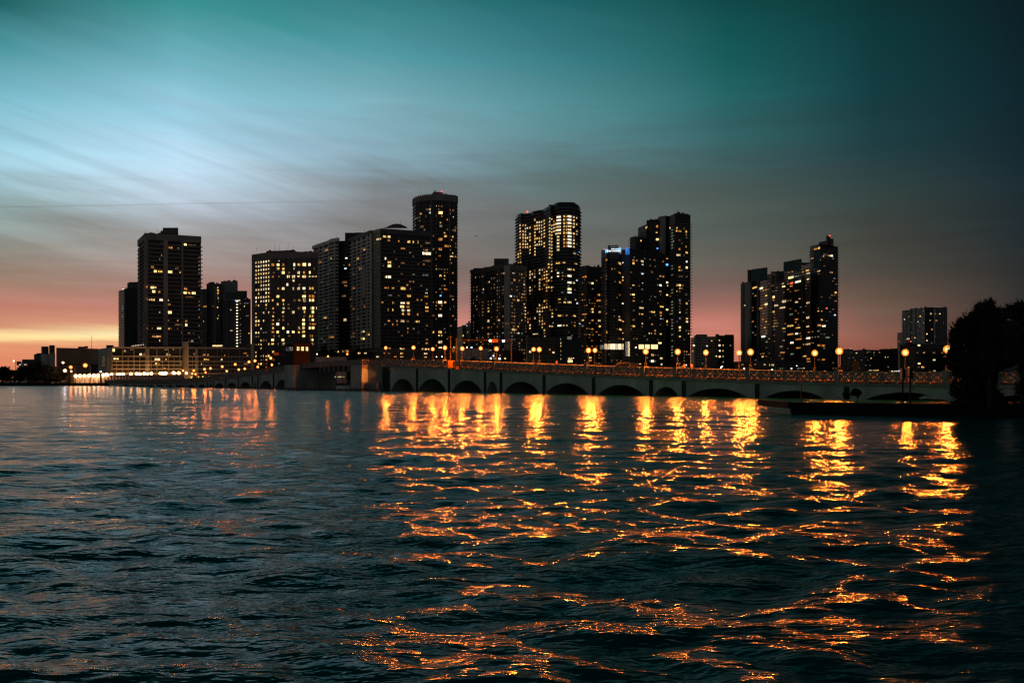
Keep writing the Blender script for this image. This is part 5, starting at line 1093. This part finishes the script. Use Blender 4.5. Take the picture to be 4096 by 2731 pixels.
# right-hand shore in front of the bridge
park = [(PX(3166,50),50),(PX(3420,48.6),48.6),(PX(3800,46.3),46.3),(70,44),(90,60),(60,70),(PX(3800,57),57),(PX(3400,54),54),(PX(3170,54),54)]
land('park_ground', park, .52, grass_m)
o = MB().prism([park[0],park[1],park[2],park[3],(70,44.35),(park[2][0]*1.004,46.65),(park[1][0]*1.004,48.95),(park[0][0]+.3,50.35)], .525, .72).build('seawall_cap', seawall_m)
sw = empty('seawall', (park[0][0],50,0), 'long dark seawall on the right with its square end in the water', 'seawall')
o.parent = sw; o.location = (-sw.location.x, -sw.location.y, 0)
m = MB(); fp = [(p[0], p[1]) for p in park[:4]]
m.prism([fp[0],fp[1],fp[2],fp[3],(fp[3][0],fp[3][1]+.3),(fp[2][0],fp[2][1]+.3),(fp[1][0],fp[1][1]+.3),(fp[0][0],fp[0][1]+.3)], -1, .5)
o2 = m.build('wall_face', seawall_m, sw); o2.location = (0,-.06,0)
m = MB(); m.prism([(fp[0][0]-.25,49.85),(fp[0][0]+.05,49.85),(fp[0][0]+.05,56),(fp[0][0]-.25,56)], .35, .74); m.build('end_cap', seawall_m, sw)
# bushes, posts and poles on the shore
tree('shrub', 'rounded dark shrub on the seawall in front of the bridge', 3428, 1541, 42, 55, base=.5, n=700, size=.13, seed=3, lumps=6, cat='shrub', trunk=.05)
tree('shrub', 'tiny spindly dark shrub left of the rounded one on the seawall', 3385, 1560, 26, 55, base=.5, n=160, size=.12, seed=4, lumps=5, cat='shrub', trunk=.03)
o = empty('pole', (PX(3205,53),53,.5), 'slim dark pole standing on the seawall before the balustrade', 'pole'); MB().tube((PX(3205,53),53,.5),(PX(3205,53),53,PZ(1484,53)),.035,.025,6).build('shaft', black_iron, o); MB().ball((PX(3205,53),53,PZ(1484,53)),.06,8).build('cap', black_iron, o)
sp_ = empty('pedestal_frame', (PX(3625,52),52,.52), 'dark twin-post frame with a box on each post, on the seawall', 'frame')
for px in (3611,3641):
    MB().tube((PX(px,52),52,.5),(PX(px,52),52,PZ(1515,52)),.055,n=8).build('post', bark, sp_)
    MB().box(PX(px-7,52),PX(px+6,52),51.85,52.15,PZ(1514,52),PZ(1472,52)).build('box', black_iron, sp_)
MB().box(PX(3611,52),PX(3641,52),51.97,52.03,PZ(1508,52),PZ(1504,52)).build('crossbar', black_iron, sp_)

def big_tree(label, cx, D, base, blobs, n, size, seed, spikes, name='pine_tree', lean=0, group=None):
    """blobs: (px, py, rx px, rz px) lumps of foliage"""
    rg = np.random.default_rng(seed); o = empty(name, (PX(cx,D),D,base), label, 'tree', group)
    t = MB(); top = min(b[1] for b in blobs); x0 = PX(cx,D); zt_ = PZ(top+40,D)
    t.tube((x0,D,base),(x0+lean,D,base+(zt_-base)*.5),.16,.12,8); t.tube((x0+lean,D,base+(zt_-base)*.5),(x0+lean*1.4,D,zt_),.12,.04,7)
    c = MB()
    for (px,py,rx,rz) in blobs:
        p = P(px,py,D); t.tube((x0+lean*.8,D,base+(p[2]-base)*.6),p,.05,.012,5)
        leaves(c, p, (rx*D/F, rx*D/F*.9, rz*D/F), int(n*rx*rz/1000), size, rg, gap=1.5)
        leaves(c, p, (rx*D/F*1.05, rx*D/F*.9, rz*D/F*1.08), int(n*rx*rz/3500), size*.9, rg, spike=spikes, gap=1.5)
        leaves(c, p, (rx*D/F*1.42, rx*D/F*1.1, rz*D/F*1.42), int(n*rx*rz/7500), size*.9, rg, spike=spikes*.8, gap=1.9)
    t.build('trunk', bark, o); c.build('crown', leaf_m, o); return o
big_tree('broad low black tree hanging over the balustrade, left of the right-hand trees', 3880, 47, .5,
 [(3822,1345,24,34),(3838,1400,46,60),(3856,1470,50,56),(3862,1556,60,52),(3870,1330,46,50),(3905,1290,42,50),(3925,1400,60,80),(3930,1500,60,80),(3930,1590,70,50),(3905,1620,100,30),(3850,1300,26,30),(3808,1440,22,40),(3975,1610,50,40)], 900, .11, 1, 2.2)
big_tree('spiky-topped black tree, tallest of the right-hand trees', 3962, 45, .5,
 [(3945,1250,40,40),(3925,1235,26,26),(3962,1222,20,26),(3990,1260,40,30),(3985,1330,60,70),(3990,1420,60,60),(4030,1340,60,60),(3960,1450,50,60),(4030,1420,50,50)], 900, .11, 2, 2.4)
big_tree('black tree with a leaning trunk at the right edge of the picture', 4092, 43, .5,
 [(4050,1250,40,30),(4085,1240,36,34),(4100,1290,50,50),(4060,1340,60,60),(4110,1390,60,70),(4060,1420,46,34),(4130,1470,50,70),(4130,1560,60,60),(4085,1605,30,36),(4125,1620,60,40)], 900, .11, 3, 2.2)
# feathery shoots rising from the crowns
def shoot(mb, p0, p1, w_, rg, n=26):
    p0 = Vector(p0); p1 = Vector(p1); mb.tube(p0, p1, .03, .008, 5)
    for k in range(n):
        t = k/n; p = p0.lerp(p1, t); L_ = w_*(1-.6*t)
        for sd in (-1, 1):
            d = Vector((sd*rg.uniform(.5,1), rg.uniform(-.5,.5), rg.uniform(.2,.9))).normalized()*L_
            s_ = Vector((0,.01,.018)); mb.add([p-s_, p+s_, p+d], [(0,1,2)])
rg = np.random.default_rng(9); par = [o for o in bpy.data.objects if o.get('label','').startswith('spiky-topped')][0]
m = MB()
for a,b,c_,d in ((3955,1240,3938,1196),(3966,1240,3961,1190),(3975,1250,3972,1206),(3930,1240,3905,1222),(3925,1262,3903,1244),(3918,1284,3880,1268)): shoot(m, P(a,b,45), P(c_,d,45), .3, rg)
m.build('shoots', leaf_m, par)
par = [o for o in bpy.data.objects if o.get('label','').startswith('black tree with')][0]
m = MB()
for a,b,c_,d in ((4075,1260,4066,1208),(4050,1260,4028,1216),(4040,1262,4010,1232),(4095,1250,4090,1212)): shoot(m, P(a,b,43), P(c_,d,43), .26, rg)
m.build('shoots', leaf_m, par)

for lab, D, pts in (('broad low', 47, [(3800,1310),(3812,1300),(3828,1298),(3842,1284),(3856,1272),(3868,1276),(3884,1262),(3898,1258),(3792,1350),(3790,1400),(3796,1330)]), ('black tree with', 43, [(4060,1232),(4082,1222),(4110,1230),(4035,1240)])):
    par = [o for o in bpy.data.objects if o.get('label','').startswith(lab)][0]; m = MB()
    for (a, b) in pts:
        for j in range(3):
            dx_ = rg.uniform(-26, 6) if a < 3900 else rg.uniform(-14, 14); shoot(m, P(a+30+rg.uniform(-8,8), b+46, D), P(a+dx_+10, b+rg.uniform(-26, 8), D), .24, rg, 18)
    m.build('shoots', leaf_m, par)
# ------------------------------------------------------------------ car, people, aircraft
def suv(s, off, label):
    p = bp(s, off); o = empty('car', (0,0,0), label, 'car')
    paint = surf('car_paint_dark', (.004,.004,.005), .5, .1, 2, .2); glass = surf('car_glass', (.01,.012,.015), .1, .1, 2, .6)
    prof = [(-2.3,.45),(-2.32,.85),(-2.2,1.0),(-1.95,1.62),(-1.6,1.74),(.25,1.76),(.6,1.68),(1.15,1.15),(2.1,1.0),(2.35,.8),(2.35,.45)]
    def ext(pr, w0, w1, m):
        vs = []; 
        for sgn in (-1, 1):
            for (x, z) in pr: vs.append((x, sgn*(w0 if z < 1.05 else w0-(w0-w1)*(z-1.05)/.7), z))
        n = len(pr); m.add(vs, [tuple(range(n)), tuple(range(2*n-1, n-1, -1))]+[((k+1)%n, k, k+n, (k+1)%n+n) for k in range(n)]); return m
    ext(prof, .93, .74, MB()).build('body', paint, o)
    for sgn in (-1, 1):
        m = MB(); y0 = sgn*.935; y1 = sgn*.80
        m.add([(-1.85,y0*.99,1.1),(-.55,y0*.99,1.1),(-.55,y1,1.6),(-1.65,y1,1.6)], [(0,1,2,3) if sgn < 0 else (3,2,1,0)]); m.add([(-.48,y0*.99,1.1),(.95,y0*.99,1.1),(.5,y1,1.6),(-.48,y1,1.6)], [(0,1,2,3) if sgn < 0 else (3,2,1,0)]); m.build('window', glass, o)
        for x in (-1.45, 1.45):
            w_ = MB().tube((x,sgn*.72,.36),(x,sgn*.95,.36),.36,n=18).build('wheel', black_iron, o); MB().tube((x,sgn*.94,.36),(x,sgn*.965,.36),.2,n=12).build('rim', surf_p, w_)
        MB().box(-2.345,-2.3,sgn*.8-.12,sgn*.8+.12,.8,.98).build('tail_light', WIN['r'], o)
        MB().box(2.3,2.37,sgn*.7-.18,sgn*.7+.18,.72,.86).build('headlight', WIN['C'], o)
    m = MB(); m.add([(.62,-.72,1.66),(.62,.72,1.66),(1.12,.86,1.2),(1.12,-.86,1.2)], [(0,3,2,1)]); m.build('windscreen', glass, o)
    o.location = (p[0], p[1], deck(s)+.01); o.rotation_euler = (0, 0, math.atan2(BD.y, BD.x)); return o
D_, s_ = dist(2496, 3.4); suv(s_, 3.4, 'dark car driving on the bridge, its roof above the balustrade')
skin_m = surf('skin', (.35,.2,.13), .6, .1, 3); shirt_o = surf('shirt_orange', (.65,.22,.13), .9, .1, 3); shirt_d = surf('shirt_brown', (.16,.07,.05), .9, .1, 3); jeans = surf('jeans', (.04,.05,.08), .9, .1, 3); hair_m = surf('hair', (.02,.015,.01), .8, .1, 5)
def skinmesh(name, pts, edges, rad, mat, parent, sub=1):
    me = bpy.data.meshes.new(name); me.from_pydata(pts, edges, []); me.materials.append(mat)
    o = bpy.data.objects.new(name, me); COL.objects.link(o); o.parent = parent
    md = o.modifiers.new('skin', 'SKIN'); md.use_smooth_shade = True
    for v, r in zip(me.skin_vertices[0].data if me.skin_vertices else [], rad): v.radius = (r, r)
    if me.skin_vertices: me.skin_vertices[0].data[0].use_root = True
    sb_ = o.modifiers.new('sub', 'SUBSURF'); sb_.levels = sub; sb_.render_levels = sub; return o
def ensure_skin(me):
    if not me.skin_vertices:
        import bmesh
        b = bmesh.new(); b.from_mesh(me); b.verts.layers.skin.verify(); b.to_mesh(me); b.free()
def skinmesh(name, pts, edges, rad, mat, parent, sub=1):
    me = bpy.data.meshes.new(name); me.from_pydata(pts, edges, []); ensure_skin(me); me.materials.append(mat)
    for v, r in zip(me.skin_vertices[0].data, rad): v.radius = (r, r)
    me.skin_vertices[0].data[0].use_root = True
    o = bpy.data.objects.new(name, me); COL.objects.link(o); o.parent = parent
    md = o.modifiers.new('skin', 'SKIN'); md.use_smooth_shade = True
    sb_ = o.modifiers.new('sub', 'SUBSURF'); sb_.levels = sub; sb_.render_levels = sub; return o
def person(s, off, shirt, label, rot=0.0, stride=.22):
    o = empty('person', (0,0,0), label, 'person')
    J = {'pel':(0,0,.95),'spi':(0,0,1.15),'che':(0,.02,1.36),'nec':(0,.01,1.50),'hea':(0,.04,1.62),'top':(0,.03,1.73),
         'lh':(-.1,0,.9),'lk':(-.11,stride*.6,.5),'la':(-.11,stride*.35,.08),'lt':(-.11,stride*.35+.18,.04),'rh':(.1,0,.9),'rk':(.11,-stride*.1,.5),'ra':(.11,-stride*1.2,.1),'rt':(.11,-stride*1.2+.17,.03),
         'ls':(-.19,0,1.42),'le':(-.25,-.08,1.14),'lw':(-.24,.08,.92),'lf':(-.23,.13,.82),'rs':(.19,0,1.42),'re':(.25,.06,1.14),'rw':(.24,.2,.95),'rf':(.23,.26,.86)}
    R = dict(pel=.15,spi=.13,che=.15,nec=.055,hea=.098,top=.07,lh=.09,lk=.06,la=.04,lt=.035,rh=.09,rk=.06,ra=.04,rt=.035,ls=.06,le=.042,lw=.028,lf=.035,rs=.06,re=.042,rw=.028,rf=.035)
    E_ = [('pel','spi'),('spi','che'),('che','nec'),('nec','hea'),('hea','top'),('pel','lh'),('lh','lk'),('lk','la'),('la','lt'),('pel','rh'),('rh','rk'),('rk','ra'),('ra','rt'),('che','ls'),('ls','le'),('le','lw'),('lw','lf'),('che','rs'),('rs','re'),('re','rw'),('rw','rf')]
    def mk(name, keys, grow, mat):
        ks = [k for k in keys]; ed = [(ks.index(a), ks.index(b)) for a, b in E_ if a in ks and b in ks]
        return skinmesh(name, [J[k] for k in ks], ed, [R[k]*grow for k in ks], mat, o)
    mk('body', list(J), 1.0, skin_m); mk('shirt', ['spi','pel','che','ls','le','rs','re'], 1.16, shirt); mk('trousers', ['pel','lh','lk','la','rh','rk','ra'], 1.18, jeans)
    MB().ball((0,.01,1.67), .108, 10, 1.05).build('hair', hair_m, o)
    p = bp(s, off); o.location = (p[0], p[1], rail(s)-1.0); o.rotation_euler = (0, 0, math.atan2(BD.y, BD.x)+rot); return o
D_, s_ = dist(2737, WB-1.2); person(s_, WB-1.2, shirt_o, 'person in an orange shirt walking on the far sidewalk of the bridge', -math.pi/2)
D_, s_ = dist(2766, WB-1.2); person(s_, WB-1.2, shirt_d, 'person in dark brown walking behind the orange shirted one', math.pi/2)
D_, s_ = dist(2227, WB-1.3); person(s_, WB-1.3, shirt_o, 'lone person on the bridge, only the head above the balustrade', math.pi/2)
ac = empty('aircraft', P(1905,944,1500), 'tiny dark aircraft in the sky right of the tallest tower', 'aircraft')
x,y,z = P(1905,944,1500)
MB().tube((x-2.2,y,z),(x+1.4,y,z+.1),.55,.4,8).build('fuselage', black_iron, ac); MB().tube((x+1.4,y,z+.1),(x+3.2,y,z+.4),.16,.1,5).build('tail', black_iron, ac); m = MB(); m.box(x-2.6,x+2.2,y-.1,y+.1,z+.9,z+1.0); m.tube((x-.3,y,z+.4),(x-.3,y,z+.95),.1,n=5); m.build('wing', black_iron, ac)
# long blue-white bus light beyond the right balustrade
bus = empty('bus', (PX(3590,400),400,.9), 'bus with a blue-white glowing destination strip behind the right balustrade', 'bus')
MB().box(PX(3562,400),PX(3613,400),400,402.6,1.3,PZ(1477,400)).build('body', dark_wall, bus)
m = MB(); m.box(PX(3564,400),PX(3595,400),399.9,399.98,PZ(1486,400),PZ(1483,400)); m.build('strip_light', WIN['c'], bus); MB().box(PX(3594,400),PX(3609,400),399.9,399.98,PZ(1486,400),PZ(1480,400)).build('strip_light', WIN['b'], bus)
for px in (3572,3603): MB().tube((PX(px,400),399.9,1.35),(PX(px,400),400.3,1.35),.5,n=14).build('wheel', black_iron, bus)
